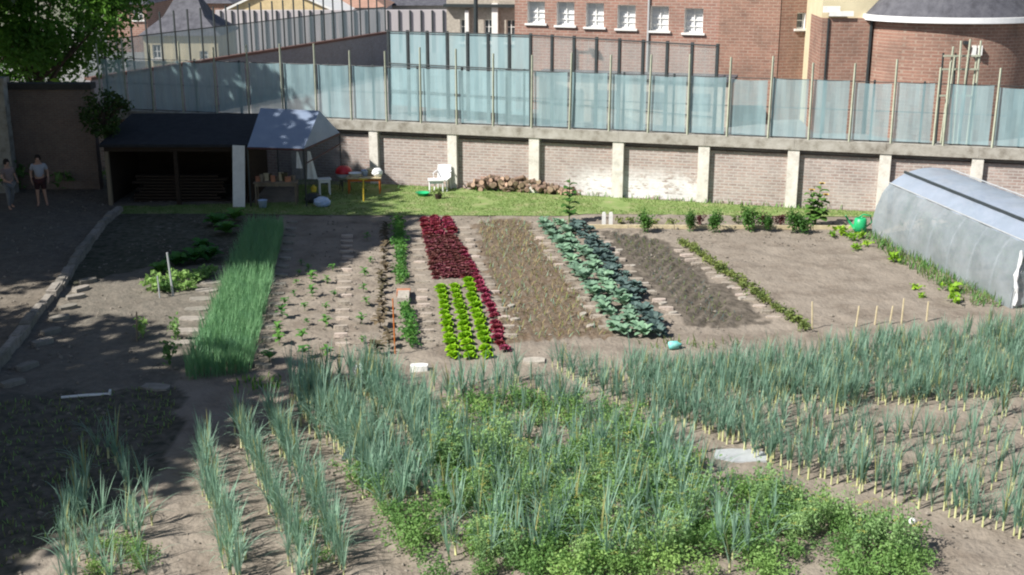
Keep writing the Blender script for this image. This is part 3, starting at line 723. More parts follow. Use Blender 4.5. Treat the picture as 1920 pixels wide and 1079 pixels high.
for p in fill([(1050, 694), (1280, 690), (1400, 740), (1300, 770), (1150, 745)], 17): leeks.append((p[0], p[1], 'far', rnd.uniform(.5, .75)))
leekrow([(378, 850), (395, 930), (425, 1010), (440, 1100)], .065, 'left', .07, 1, .88)
leekrow([(445, 800), (480, 880), (530, 985), (580, 1100)], .065, 'left', .07, 1, .85)
leekrow([(505, 790), (545, 860), (590, 950), (650, 1080)], .065, 'left', .07, 1, .85)
leekrow([(555, 730), (620, 800), (675, 880), (745, 960)], .045, 'mid', .2)
leekrow([(575, 735), (650, 800), (720, 870), (790, 950)], .055, 'mid', .2)
leekrow([(655, 715), (720, 770), (780, 830), (830, 880)], .05, 'mid', .17)
leekrow([(690, 712), (770, 770), (830, 830)], .06, 'mid', .17)
for p in fill([(800, 712), (990, 715), (1150, 775), (1290, 830), (1290, 900), (1050, 800), (830, 760)], 12): leeks.append((p[0], p[1], 'centre', rnd.uniform(.65, 1.0)))
for p in fill([(780, 850), (1000, 820), (1330, 900), (1480, 960), (1450, 1079), (850, 1079)], 8.5): leeks.append((p[0], p[1], 'centre', rnd.uniform(.85, 1.15)))
for p in fill([(90, 1040), (160, 960), (260, 985), (300, 1100), (60, 1120)], 13): leeks.append((p[0], p[1], 'corner', rnd.uniform(.6, 1.0)))
leekrow([(200, 850), (255, 930), (285, 990)], .2, 'corner', .1); leekrow([(170, 900), (130, 1010)], .2, 'corner', .1)
leeks = [l for l in leeks if seen(l) and not (l[2] == 'field' and vnoise(np.array([l[0]]), np.array([l[1]]), 1.5, 31)[0] < .22)]
leeks.sort(key=lambda l: l[0] ** 2 + l[1] ** 2 + 88)
ZL = {'edge': ('leek with pale shank in the front row along the bare diagonal path', 'leeks along the diagonal path'),
      'field': ('blue green leek in the thin rows behind the diagonal path', 'leeks in the right hand field'),
      'far': ('leek in the dense far part of the right hand field', 'leeks in the dense far field'),
      'left': ('leek in the thin rows beside the bare path at lower left', 'leeks in the lower left rows'),
      'mid': ('leek in the thick rows left of the leafy green patch', 'leeks in the thick rows'),
      'centre': ('leek standing up among the leafy green plants in the foreground', 'leeks among the leafy plants'),
      'corner': ('leek in the half shaded clump at the bottom left corner', 'leeks in the bottom left clump')}
for z in ZL:
    sel = [l for l in leeks[:300] if l[2] == z]
    place('leek', LEEK, [(l[0], l[1], 0, l[3]) for l in sel], ZL[z][0], 'leek', ZL[z][1], child=('shank', SHANK), smin=.97, smax=1.03)
def merged(name, meshes, mats, pts, r):
    V, F, MI = [], [], []
    cache = [[( [v.co.copy() for v in me.vertices], [tuple(p.vertices) for p in me.polygons], [mi if mi else 2 * p.material_index for p in me.polygons]) for me, mi in ms] for ms in meshes]
    for p in pts:
        s = p[3]; a = r.uniform(0, 6.28); ca, sa = math.cos(a) * s, math.sin(a) * s
        for vs_, fs_, mi in cache[r.randrange(len(cache))]:
            i = len(V); V.extend((p[0] + v.x * ca - v.y * sa, p[1] + v.x * sa + v.y * ca, v.z * s) for v in vs_)
            F.extend(tuple(i + k for k in f) for f in fs_); MI.extend(mi)
    me = bpy.data.meshes.new(name); me.from_pydata(V, [], F)
    for m in mats: me.materials.append(m)
    me.polygons.foreach_set('material_index', MI); return stuff(link(name, me))
rest = leeks[300:]
print('leeks', len(leeks))
tag(merged('leek', [[(a, 0), (c, 1)] for a, c in zip(LEEK, SHANK)], [m_leek, m_shank, m_yleaf], rest, rnd), 'mass of further blue green leeks filling the fields behind the nearest plants', 'leeks')

# --- leafy mass between the leeks
BUSH = uvar(6, bush, .34, .42, 420, .058, m_bush)
PAT = [('leafy green bush in the big foreground patch between the leek rows', 'leafy bushes of the foreground patch', [(840, 790), (990, 740), (1190, 790), (1310, 900), (1330, 1000), (1300, 1100), (900, 1100), (790, 900)], 6),
       ('leafy green bush along the left edge of the foreground patch', 'leafy bushes beside the leek rows', [(640, 880), (700, 890), (830, 1010), (880, 1100), (800, 1100), (720, 980)], 5),
       ('bright leafy bush in the lower right corner patch below the diagonal path', 'leafy bushes of the lower right patch', [(1310, 960), (1400, 905), (1500, 955), (1620, 985), (1740, 1035), (1790, 1110), (1300, 1110)], 6)]
for lab, grp, poly, dn in PAT:
    place('leafy_bush', BUSH, [p for p in fill(poly, dn, .22) if seen(p)], lab, 'bush', grp, smin=.7, smax=1.25)
place('leafy_bush', BUSH, fill([(560, 940), (620, 920), (660, 1079), (600, 1079)], 2.2, .25), 'leafy green bush among the thin leek rows at lower left', 'bush', 'leafy bushes of the lower left rows', smin=.5, smax=.85)
place('leafy_bush', BUSH, fill([(90, 1030), (280, 1000), (300, 1079), (60, 1090)], 2.5, .25), 'small leafy bush in the bottom left corner clump', 'bush', 'leafy bushes of the corner clump', smin=.5, smax=.9)
DILL = uvar(5, dill)
place('dill_plant', DILL, fill([(790, 850), (960, 850), (1010, 900), (900, 950), (800, 910)], 4, .2), 'feathery dill with yellow flower heads in the middle of the green patch', 'dill', 'dill plants in the green patch', smin=.8, smax=1.15)
place('dill_plant', DILL, fill([(1150, 880), (1400, 950), (1740, 1040), (1700, 1070), (1300, 1010)], 4.5, .18), 'feathery yellow topped dill in the lower right green patch', 'dill', 'dill plants at lower right', smin=.8, smax=1.1)
place('dill_plant', DILL, fill([(860, 950), (1100, 850), (1300, 960), (1290, 1090), (880, 1090)], 6, .16), 'feathery green dill among the bushes at the bottom centre', 'dill', 'dill plants at the bottom centre', smin=.6, smax=.95)
place('dill_plant', DILL, fill([(820, 770), (1000, 790), (960, 830), (840, 815)], 1.5, .3), 'olive feathery dill at the upper edge of the green patch', 'dill', 'dill plants at the upper edge', smin=.7, smax=1)
CAUL = uvar(1, cabbage, m_kale, .8, 14)
place('cabbage', CAUL, [tuple(G(690, 870))], 'lone pale blue cabbage between the thick leek rows', 'cabbage', None, smin=1, smax=1.05)
for o in [o for o in COL.objects if o.get('group', 1) is None]: del o['group']

# --- spring onion strip on the left: thin tubular leaves packed together
def blades(name, poly, dens, h, wd, mats, r, lean=.3, ws=None, segs=3):
    b = MB()
    for p in fill(poly, dens, 0, r):
        b.strip((p[0], p[1], 0), r.uniform(0, 6.28), h * r.uniform(.7, 1.15), wd * r.uniform(.7, 1.2), 1.5 - abs(r.gauss(0, lean)), r.uniform(0, .9), segs, r.randrange(len(mats)), r)
    return stuff(b.build(name, mats))
tag(blades('spring_onion', [(468, 432), (533, 432), (470, 702), (345, 715), (395, 600)], 420, .62, .018, [m_onion], rnd, .13), 'dense upright strip of spring onions on the left', 'onions')
# --- seed beds
m_tan = M('dry_straw', (.28, .22, .11), (.20, .16, .08), 3, .9)
def bedrows(name, l0, l1, r0, r1, n, step, h, wd, mats):
    b = MB()
    for k in range(n):
        f = (k + .5) / n; p, q = G(*l0).lerp(G(*r0), f), G(*l1).lerp(G(*r1), f)
        m_ = int((q - p).length / step)
        for j in range(m_):
            if vnoise(np.array([p.x + j]), np.array([k * 3.1 + j * .02]), .9, 12)[0] < .25: continue
            c = p.lerp(q, j / m_)
            for _ in range(2): b.strip((c.x + rnd.gauss(0, .05), c.y + rnd.gauss(0, .04), 0), rnd.uniform(0, 6.28), h * rnd.uniform(.6, 1.3), wd, rnd.uniform(.5, 1.5), rnd.uniform(.2, 1.4), 3, rnd.randrange(len(mats)))
    return stuff(b.build(name, mats))
tag(bedrows('leek_seedling', (893, 418), (955, 640), (982, 414), (1140, 630), 9, .13, .2, .02, [m_olive, m_tan, m_leek, m_tan]), 'thin yellowing seedlings in the brown bed beside the red lettuces', 'seedlings')
tag(bedrows('carrot_seedling', (1135, 434), (1305, 612), (1235, 453), (1400, 604), 10, .2, .13, .018, [m_olive, m_kale, m_olive]), 'thin dark seedlings in the damp bed right of the cabbages', 'seedlings')
# --- lettuces
LET = uvar(4, lettuce, m_lett); RED = uvar(4, lettuce, m_redl, .34, 20, .14); BEET = uvar(4, lettuce, m_redd, .34, 14, .14)
for nm, a, c, n in (('left', (824, 538), (852, 678), 13), ('middle', (851, 537), (884, 678), 13), ('right', (877, 526), (916, 676), 14)):
    place('lettuce', LET, row(a, c, n, .025), f'bright lime green lettuce in the {nm} of the three bright rows', 'lettuce', 'bright green lettuces', smin=.95, smax=1.15)
for k, (a, c, n) in enumerate((((794, 413), (805, 447), 5), ((814, 411), (826, 445), 5), ((835, 411), (848, 444), 5))):
    place('red_lettuce', RED, row(a, c, n + 2, .03), 'dark red lettuce at the far end of the red bed by the lawn', 'lettuce', 'red lettuces by the lawn', smin=1.15, smax=1.4)
for k in range(6):
    place('red_lettuce', BEET, row((799 + 10.5 * k, 446), (819 + 13 * k, 527 - 1 * k), 18, .05), 'small dull red lettuce in the block behind the bright green rows', 'lettuce', 'small red lettuces', smin=.8, smax=1.1)
place('red_lettuce', RED, row((866, 468), (930, 600), 17, .03), 'dark red lettuce in the single row right of the bright lettuces', 'lettuce', 'red lettuce row', smin=.9, smax=1.15)
place('red_lettuce', RED, row((925, 605), (945, 662), 6, .05), 'dark red lettuce at the near gappy end of the single row', 'lettuce', 'red lettuces at the near end', smin=.9, smax=1.1)
# --- bean row, seedlings
BEAN = uvar(5, bush, .2, .3, 70, .09, m_bean)
place('bean_plant', BEAN, row((747, 416), (754, 538), 32, .04), 'bushy bean plant in the far part of the narrow green row', 'bean plant', 'bean plants, far part of the row', smin=.8, smax=1.1)
place('bean_plant', BEAN, row((760, 582), (771, 655), 14, .04), 'bushy bean plant in the near part of the narrow green row', 'bean plant', 'bean plants, near part of the row', smin=.8, smax=1.1)
SEED = uvar(5, seedling, m_bean); DRYS = uvar(4, seedling, m_dry, .16, 11)
for a, c, n, w_ in (((560, 490), (510, 690), 9, 'first'), ((587, 498), (566, 690), 7, 'second'), ((622, 500), (612, 690), 7, 'third'), ((690, 440), (678, 660), 8, 'fourth')):
    place('young_plant', SEED, [p for p in row(a, c, n, .12) if rnd.random() < .9], f'small young plant in the {w_} sparse row right of the onion strip', 'seedling', f'young plants, {w_} sparse row', smin=.8, smax=1.6)
place('withered_plant', DRYS, row((722, 425), (716, 600), 15, .08), 'withered brownish plant in the row left of the beans', 'plant', 'withered plants beside the beans', smin=1.0, smax=1.7)
place('withered_plant', DRYS, row((716, 610), (712, 680), 4, .2), 'withered dark plant in the gappy near end of the row left of the beans', 'plant', 'withered plants at the near end', smin=1.2, smax=1.9)
# --- cabbages and kale
CAB = uvar(5, cabbage, m_cabb); KALE = uvar(5, cabbage, m_kale, .55, 12)
place('cabbage', CAB, row((1017, 416), (1170, 638), 26, .1), 'broad pale green cabbage in the outer left cabbage row', 'cabbage', 'cabbages, left row', smin=.55, smax=.95)
place('cabbage', CAB, row((1047, 418), (1210, 640), 25, .12), 'broad pale green cabbage in the inner cabbage row', 'cabbage', 'cabbages, inner row', smin=.5, smax=.9)
place('kale', KALE, row((1072, 420), (1240, 640), 27, .1), 'dark blue green kale in the row right of the cabbages', 'kale', 'kale row', smin=.6, smax=.95)
place('kale', KALE, row((1092, 425), (1200, 560), 14, .12), 'small dark kale at the outer right edge of the cabbage bed', 'kale', 'kale, outer edge', smin=.45, smax=.75)
# --- low weedy row
WEED = uvar(5, bush, .2, .22, 60, .085, m_olive)
place('potato_plant', WEED, row((1276, 456), (1512, 622), 46, .09), 'low olive plant in the diagonal row left of the bare soil', 'plant', 'low olive row', smin=.7, smax=1.15)
LIME = uvar(3, bush, .2, .25, 50, .13, m_lime)
limes = [(1575, 440), (1598, 452), (1612, 447), (1625, 462), (1716, 545), (1728, 560), (1782, 548), (1676, 492), (1605, 470), (1560, 445), (1790, 570)]
place('pumpkin_plant', LIME, [tuple(G(*p)) for p in limes], 'small lime green plant on the bare soil near the polytunnel', 'plant', 'lime plants near the polytunnel', smin=.6, smax=1.3)
tag(blades('weed_grass', [(1612, 442), (1645, 443), (1760, 500), (1900, 575), (1830, 580), (1690, 500)], 130, .3, .03, [m_bean, m_olive, m_bush], rnd, .5), 'strip of rough weeds along the polytunnel foot', 'weeds')
tag(blades('weed_grass', [(1180, 640), (1390, 640), (1400, 655), (1230, 660)], 40, .22, .03, [m_olive, m_bean], rnd, .6), 'rough weeds at the near end of the damp bed', 'weeds')
tag(blades('weed_grass', [(440, 712), (530, 705), (525, 735), (440, 742)], 110, .18, .03, [m_lime, m_bean], rnd, .6), 'bright low weeds at the near end of the onion strip', 'weeds')
# --- lawn grass
def lawn_blades():
    b = MB(); pp = LAWN; xs = [p[0] for p in pp]; ys = [p[1] for p in pp]
    X = np.array([rnd.uniform(min(xs), max(xs)) for _ in range(46000)]); Y = np.array([rnd.uniform(min(ys), max(ys)) for _ in range(46000)])
    k = inpoly(X, Y, pp) & (vnoise(X, Y, 1.2, 9) + .5 * vnoise(X, Y, .4, 10) > .45)
    for x, y in zip(X[k], Y[k]): b.strip((x, y, .015), rnd.uniform(0, 6.28), rnd.uniform(.03, .075), .02, rnd.uniform(.5, 1.4), .6, 2, rnd.choice((0, 0, 1)))
    return tag(stuff(b.build('grass', [M('grass_blade', (.13, .22, .05), (.09, .16, .035), 2, .7, trans=.2), m_olive])), 'short mown grass of the lawn strip below the wall', 'grass')
lawn_blades()
tag(blades('weed_grass', [(640, 352), (840, 358), (1080, 362), (1640, 396), (1480, 393), (1160, 373), (850, 357)], 60, .22, .03, [m_bush, m_bean], rnd, .4), 'longer grass tufts along the foot of the garden wall', 'weeds')
# --- shrubs in the back border
SHR = uvar(4, bush, .26, .72, 800, .08, m_shrub); DRS = uvar(2, bush, .24, .5, 240, .085, m_dred)
for px, py, s, lab in ((1209, 436, 1.0, 'upright leafy shrub at the left end of the border row'), (1293, 434, .85, 'leafy shrub with a bare foot, second in the border row'),
                       (1340, 436, 1.0, 'third leafy shrub of the border row, left of the tallest'), (1405, 433, 1.15, 'tallest leafy shrub in the middle of the border row'),
                       (1438, 434, .7, 'thin small leafy shrub beside the tallest border shrub'), (1486, 436, 1.0, 'leafy shrub left of the sunflower clump'), (1507, 438, .85, 'low leafy shrub under the sunflower clump')):
    place('shrub', SHR, [(*G(px, py)[:2], 0, s)], lab, 'shrub', 'shrubs of the back border', smin=1, smax=1.02)
for px, py, s, lab in ((1312, 424, .7, 'small dark red shrub between the second and third border shrubs'), (1428, 426, .8, 'dark red shrub right of the tallest border shrub'), (1462, 425, .9, 'dark red shrub left of the sunflower clump')):
    place('shrub', DRS, [(*G(px, py)[:2], 0, s)], lab, 'shrub', 'dark red shrubs of the back border', smin=1, smax=1.02)
for px in (1165, 1185, 1222, 1260, 1385):
    place('border_plant', WEED, [(*G(px, 420 + rnd.uniform(-4, 4))[:2], 0, 1)], 'low green plant on the soil of the back border', 'plant', 'low border plants', smin=.8, smax=1.4)
# --- sunflowers
def sunflower(label, px, py, H, n, heads, spread=.3):
    t = thing('sunflower', label, 'sunflower', G(px, py), rnd.uniform(0, 3))
    b = MB(); lf = MB()
    tops = []
    for k in range(heads):
        a = k * 2.6; top = (math.cos(a) * spread * .5 * (heads > 1), math.sin(a) * spread * .5 * (heads > 1), H * (1 - .12 * k)); tops.append(top)
        b.tube([(0, 0, 0), (top[0] * .4, top[1] * .4, H * .5), top], [.022, .018, .012], 5)
        for j in range(n):
            f = .15 + .8 * j / n; p = (top[0] * f, top[1] * f, top[2] * f); az = j * 2.4 + k
            lf.leaf(p, az, rnd.uniform(.3, .46) * (1.15 - .5 * f), rnd.uniform(.28, .38) * (1.15 - .45 * f), .5, 1.3, 0, .01, .1)
    b.build('stem', m_stem, t); lf.build('leaves', m_shrub, t)
    for top in tops[:3] if heads > 1 else []:
        h = MB()
        for j in range(16):
            a = j * math.pi / 8; h.leaf((top[0], top[1] - .03, top[2]), a, .12, .05, .6, .5, 0, 0, .05, 3)
        hd = h.build('flower_head', m_flower, t); d = MB(); d.lathe([(0, .0), (.06, .01), (.05, .05), (0, .06)], 10, 0, (top[0], top[1] - .03, top[2])); d.build('disc', m_fdisc, hd)
sunflower('tall single sunflower plant not yet in bloom, beyond the cabbage bed', 1067, 418, 1.5, 15, 1)
sunflower('bushy sunflower clump with yellow flowers beside the wall right of the shrubs', 1528, 424, 1.35, 12, 4, .5)
# --- vegetables at the shaded left
COUR = uvar(4, cabbage, m_bean, .7, 12); DKB = uvar(3, bush, .35, .4, 130, .15, m_bush)
for k, (px, py, s) in enumerate(((288, 548, 1.0), (312, 548, .8), (335, 535, 1.0), (366, 528, 1.0), (352, 545, .7), (392, 520, .8))):
    place('courgette_plant', DKB, [(*G(px, py)[:2], 0, s)], 'leafy courgette at the sunlit edge by the thin pole', 'courgette', 'sunlit courgettes', smin=1, smax=1.05)
for k, (px, py, s) in enumerate(((330, 500, 1.0), (365, 495, 1.1), (395, 488, 1.0), (300, 515, .9), (425, 440, 1.1), (405, 425, 1.0), (380, 470, .9), (440, 415, 1))):
    place('courgette_plant', COUR, [(*G(px, py)[:2], 0, s)], 'broad leaved courgette in the shade left of the onion strip', 'courgette', 'shaded courgettes', smin=1, smax=1.05)
TOM = uvar(2, bush, .16, .55, 60, .12, m_bush)
for px, py, lab in ((330, 640, 'thin upright tomato plant beside the stepping slabs'), (268, 634, 'thin tomato plant on a stake in the open soil'), (318, 686, 'shaded tomato plant near the corner of the onion strip')):
    place('tomato_plant', TOM, [(*G(px, py)[:2], 0, 1)], lab, 'tomato plant', 'tomato plants', smin=1, smax=1.1)
# ------------------------------------------------------------------ polytunnel
m_film = M('tunnel_film', (.48, .55, .67), (.40, .47, .58), 1.2, .25, bump=.5, bscale=2.2, trans=.3, alpha=.78, spec=.7)
m_film2 = M('tunnel_side_film', (.47, .52, .56), (.34, .39, .42), 1.6, .22, bump=.7, bscale=2.5, trans=.35, alpha=.68, spec=.8)
T0, T1 = G(1634, 441), G(1893, 580); TU = (T1 - T0).normalized(); TL = (T1 - T0).length; TN = Vector((-TU.y, TU.x, 0))
tun = thing('polytunnel', 'long clear plastic polytunnel with hoops standing on the right', 'polytunnel', T0, math.atan2(TU.y, TU.x))
TW = 3.6; TH = Zat(316, (T0 + TN * TW * .5).y) + .02; print('tunnel', TL, TH, TN)
def hoop(t):        # t 0..1 from the garden side over the top; local y away from the garden beds
    a = math.pi * t; ca = math.cos(a)
    return (TW / 2 * (1 - math.copysign(abs(ca) ** .9, ca)), TH * math.sin(a) ** .74)
NU, NV = 44, 28
def shell(i, j):
    x = TL * i / NU; y, z = hoop(j / NV)
    sag = .02 * abs(math.sin(math.pi * i / NU * 7)) * math.sin(math.pi * j / NV)
    fold = (rnd.uniform(-.006, .006) + .018 * math.sin(i * 1.1 + j * .3) + .02 * math.sin(i * .47 + 1.3 * j)) * (1 if j < 9 else .12)
    return (x, y - fold, max(.0, z - sag))
grid = [[shell(i, j) for j in range(NV + 1)] for i in range(NU + 1)]
for nm, j0, j1, mat in (('side_film', 0, 7, m_film2), ('roof_film', 7, NV, m_film)):
    bm = MB()
    base = len(bm.v)
    for i in range(NU + 1):
        for j in range(j0, j1 + 1): bm.v.append(grid[i][j])
    w_ = j1 - j0 + 1
    for i in range(NU):
        for j in range(j1 - j0):
            bm.f.append((i*w_ + j, i*w_ + j + 1, (i+1)*w_ + j + 1, (i+1)*w_ + j)); bm.m.append(0)
    bm.build(nm, mat, tun, smooth=True)
for k in range(8):
    bm = MB(); x = TL * k / 7
    bm.tube([(x, TW / 2 + (hoop(j / 20)[0] - TW / 2) * .965, max(0, hoop(j / 20)[1] - .05)) for j in range(21)], .022, 6); bm.build('hoop', m_netgrey, tun)
for t, m_, r_ in ((.36, m_steel, .045), (.25, m_netgrey, .02), (.62, m_netgrey, .02)):
    bm = MB(); y, z = hoop(t); bm.tube([(-.05, y, z + .03), (TL + .05, y, z + .03)], r_, 6); bm.build('purlin', m_, tun)
for x in (0.0, TL):
    bm = MB(); c = (x, TW / 2, .6); pts = [(x + rnd.uniform(-.06, .06), hoop(j / NV)[0], hoop(j / NV)[1]) for j in range(NV + 1)]
    for a, d in zip(pts, pts[1:]):
        m0 = [(c[k] + a[k]) / 2 + (rnd.uniform(-.03, .03) if k == 0 else 0) for k in range(3)]; m1 = [(c[k] + d[k]) / 2 for k in range(3)]
        bm.face([a, d, m1, m0]); bm.face([m0, m1, c])
    bm.build('end_film', m_film2, tun)
bm = MB(); bm.tube([(TL + .02, .1 + .04 * math.sin(k), .1 + .16 * k) for k in range(10)], [.04, .06, .03, .06, .04, .07, .03, .05, .05, .03], 6); bm.build('gathered_edge', m_whitep, tun)

TP = uvar(3, bush, .3, 1.3, 200, .14, m_shrub)
for k in range(16):
    q = T0 + TU * (.5 + (TL - 1) * (k // 2) / 7) + TN * (-.0) + TN * (1.0 if k % 2 else 2.4)
    place('tomato_plant', TP, [(q.x, q.y, 0)], 'tall green plant growing inside the polytunnel, blurred by the film', 'tomato plant', 'plants inside the polytunnel')
# ------------------------------------------------------------------ open shed in the shade
ys = 42.3; xs0, xs1 = Xat(207, ys), Xat(468, ys)
shed = thing('open_shed', 'dark open fronted timber shed with a black felt roof in the tree shade', 'shed', (xs0, ys, 0)); SW = xs1 - xs0
zf, zb = Zat(269, ys), Zat(213, 46.0)
bm = MB(); o = .12
for dz in (0, -.1): bm.face([(-o, -.25, zf + dz), (SW + o, -.25, zf + dz), (SW + o, 3.7, zb + dz), (-o, 3.7, zb + dz)])
bm.face([(-o, -.25, zf), (SW + o, -.25, zf), (SW + o, -.25, zf - .1), (-o, -.25, zf - .1)])
bm.face([(SW + o, -.25, zf), (SW + o, 3.7, zb), (SW + o, 3.7, zb - .1), (SW + o, -.25, zf - .1)]); bm.build('roof', m_felt, shed)
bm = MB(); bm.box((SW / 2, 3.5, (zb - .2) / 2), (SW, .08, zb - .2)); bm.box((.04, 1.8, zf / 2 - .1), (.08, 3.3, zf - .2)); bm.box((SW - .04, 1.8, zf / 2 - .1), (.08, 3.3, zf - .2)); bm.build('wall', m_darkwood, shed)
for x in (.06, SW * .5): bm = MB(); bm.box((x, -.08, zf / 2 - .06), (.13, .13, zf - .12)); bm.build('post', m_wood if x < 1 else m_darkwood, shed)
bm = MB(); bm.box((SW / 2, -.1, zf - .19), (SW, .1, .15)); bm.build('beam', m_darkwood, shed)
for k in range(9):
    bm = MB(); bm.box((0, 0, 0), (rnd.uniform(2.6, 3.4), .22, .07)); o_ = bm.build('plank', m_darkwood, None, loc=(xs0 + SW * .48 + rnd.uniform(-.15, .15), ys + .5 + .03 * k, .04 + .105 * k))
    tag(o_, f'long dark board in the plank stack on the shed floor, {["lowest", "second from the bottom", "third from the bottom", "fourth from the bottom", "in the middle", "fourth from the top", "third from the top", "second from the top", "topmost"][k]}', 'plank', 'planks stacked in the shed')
pb = MB(); pb.box((0, 0, 1.08), (.42, .05, 2.16)); pbo = pb.build('board', m_white, None, loc=(Xat(450, 42.0), 41.85, 0)); pbo.rotation_euler = (-.05, 0.045, 0)
tag(pbo, 'tall narrow pale board leaning upright between shed and tarpaulin shelter', 'board')

# ------------------------------------------------------------------ tarpaulin shelter
yf, yb, ym = 41.9, 45.3, 43.6
A = Vector((Xat(464, yf, 2), yf, Zat(276, yf))); Bq = Vector((Xat(570, yf, 2), yf, Zat(279, yf))); Cq = Vector((Xat(637, yb, 2), yb, Zat(249, yb)))
Dq = Vector((Cq.x - 2.35, yb, Cq.z)); R1 = Vector((Xat(489, ym, 3), ym, Zat(203, ym))); R2 = Vector((Xat(599, ym, 3), ym, Zat(208, ym)))
O = Vector((A.x, yf, 0))
tent = thing('tarpaulin_shelter', 'blue grey tarpaulin shelter on a thin dark frame beside the shed', 'shelter', O)
bm = MB()
def patch(p00, p10, p11, p01, n=8, sag=.05):
    g = [[None] * (n + 1) for _ in range(n + 1)]
    for i in range(n + 1):
        for j in range(n + 1):
            u, v = i / n, j / n; p = (p00 * (1-u) + p10 * u) * (1-v) + (p01 * (1-u) + p11 * u) * v
            s = math.sin(math.pi * u) * math.sin(math.pi * v)
            g[i][j] = p - O - Vector((0, 0, sag * s + (rnd.uniform(-.015, .015) if s > .01 else 0)))
    for i in range(n):
        for j in range(n): bm.face([g[i][j], g[i+1][j], g[i+1][j+1], g[i][j+1]])
patch(A, Bq, R2, R1); patch(Bq, Cq, R2, R2); patch(Cq, Dq, R1, R2); patch(Dq, A, R1, R1)
bm.build('canopy', m_tarp, tent, smooth=True)
for p in (Bq, Cq, A, Dq):
    bm = MB(); q = p - O; bm.tube([(q.x, q.y, 0), (q.x, q.y, q.z - .01)], .03, 6); bm.build('pole', m_steel, tent)
bm = MB(); dn = Vector((0, 0, -.045))
for p, q in ((A, Bq), (Bq, Cq), (Cq, Dq), (Dq, A)): bm.tube([p - O + dn, q - O + dn], .035, 6)
bm.tube([Bq - O + Vector((0, .05, -.55)), Cq - O + Vector((0, -.05, -.42))], .025, 6)
bm.build('eave_bar', M('rusty_tube', (.12, .05, .045), (.06, .035, .03), 4, .7), tent)
m_clear = M('clear_sheet', (.22, .22, .24), (.15, .15, .17), 2, .4, alpha=.55)
bm = MB(); q0, q1 = Dq - O, Cq - O
for k in range(8):
    p = lambda t, z: (q0.x + (q1.x - q0.x) * t, q0.y - .05 + .04 * math.sin(t * 25), z)
    bm.face([p(k / 8, .1), p((k + 1) / 8, .1), p((k + 1) / 8, q0.z - .1), p(k / 8, q0.z - .1)])
bm.build('rear_sheet', m_clear, tent, smooth=True)
# things under and around the shelter
def hang(label, px0, px1, py0, py1, y, mat):
    x0, x1 = Xat(px0, y, 1.5), Xat(px1, y, 1.5); z0, z1 = Zat(py1, y), Zat(py0, y); bm = MB(); n = 10
    for s in (0, .02):
        for k in range(n):
            f0, f1 = k / n, (k + 1) / n
            for j in range(3):
                w0, w1 = .25 + .75 * f0, .25 + .75 * f1; xa = lambda u, w: (x0 + (x1 - x0) * (.2 * (1 - w) + u * w))
                bm.face([(xa(j / 3, w0) - x0, s + .03 * math.sin(j * 2), z1 - (z1 - z0) * f0), (xa((j+1) / 3, w0) - x0, s + .03 * math.sin((j+1) * 2), z1 - (z1 - z0) * f0),
                         (xa((j+1) / 3, w1) - x0, s + .03 * math.sin((j+1) * 2 + .5), z1 - (z1 - z0) * f1), (xa(j / 3, w1) - x0, s + .03 * math.sin(j * 2 + .5), z1 - (z1 - z0) * f1)])
    tag(bm.build('cloth', mat, None, smooth=True, loc=(x0, y, 0)), label, 'cloth', 'white cloths hanging in the shelter')
hang('short white cloth hanging at the front corner of the tarpaulin shelter', 555, 567, 285, 316, 42.1, m_white)
hang('long white cloth hanging inside the shelter, wider at its bottom', 574, 594, 284, 336, 42.9, m_white)
def table(name, label, px, py, W, D, H, top, leg, rz=0, cat='table'):
    t = thing(name, label, cat, G(px, py), rz)
    bm = MB(); bm.box((0, 0, H - .02), (W, D, .04)); bm.build('tabletop', top, t)
    for x in (-1, 1):
        for y in (-1, 1):
            bm = MB(); bm.tube([(x * (W / 2 - .06), y * (D / 2 - .06), 0), (x * (W / 2 - .06), y * (D / 2 - .06), H - .041)], .025, 6); bm.build('leg', leg, t)
    bm = MB(); bm.box((0, -D / 2 + .06, H - .1), (W - .17, .025, .09)); bm.box((0, D / 2 - .06, H - .1), (W - .17, .025, .09)); bm.build('apron', leg, t); return t
wb = table('workbench', 'rough wooden bench with clutter under the tarpaulin', 520, 384, 1.5, .6, .85, m_wood, m_wood, .05, 'bench')
tb = table('garden_table', 'small table on orange legs loaded with white things by the wall', 684, 362, 1.25, .6, .62, m_palewood, m_orange, .05)
# heap on the bench
c0 = G(520, 384)
for k in range(10):
    bm = MB(); x = -.6 + .13 * k; h = rnd.uniform(.12, .3); wd = rnd.uniform(.12, .22)
    mat = (m_terra, m_wood, m_palewood, m_dry)[k % 4]
    if k % 2: bm.lathe([(.0, 0), (wd * .38, 0), (wd * .55, h), (wd * .48, h), (wd * .33, .02), (0, .02)], 12)
    else: bm.box((0, 0, h / 2), (wd, wd * .9, h)); bm.box((0, 0, h + .012), (wd * 1.06, wd * .96, .02))
    nm = 'plant_pot' if k % 2 else 'crate'
    tag(bm.build(nm, mat, None, loc=(c0.x + x, c0.y + rnd.uniform(-.15, .15), .853), rz=rnd.uniform(0, .5)), ('brown plant pot in the clutter on the bench under the tarpaulin' if k % 2 else 'small brown box in the clutter on the bench under the tarpaulin'), 'pot' if k % 2 else 'box', 'pots on the shelter bench' if k % 2 else 'boxes on the shelter bench')
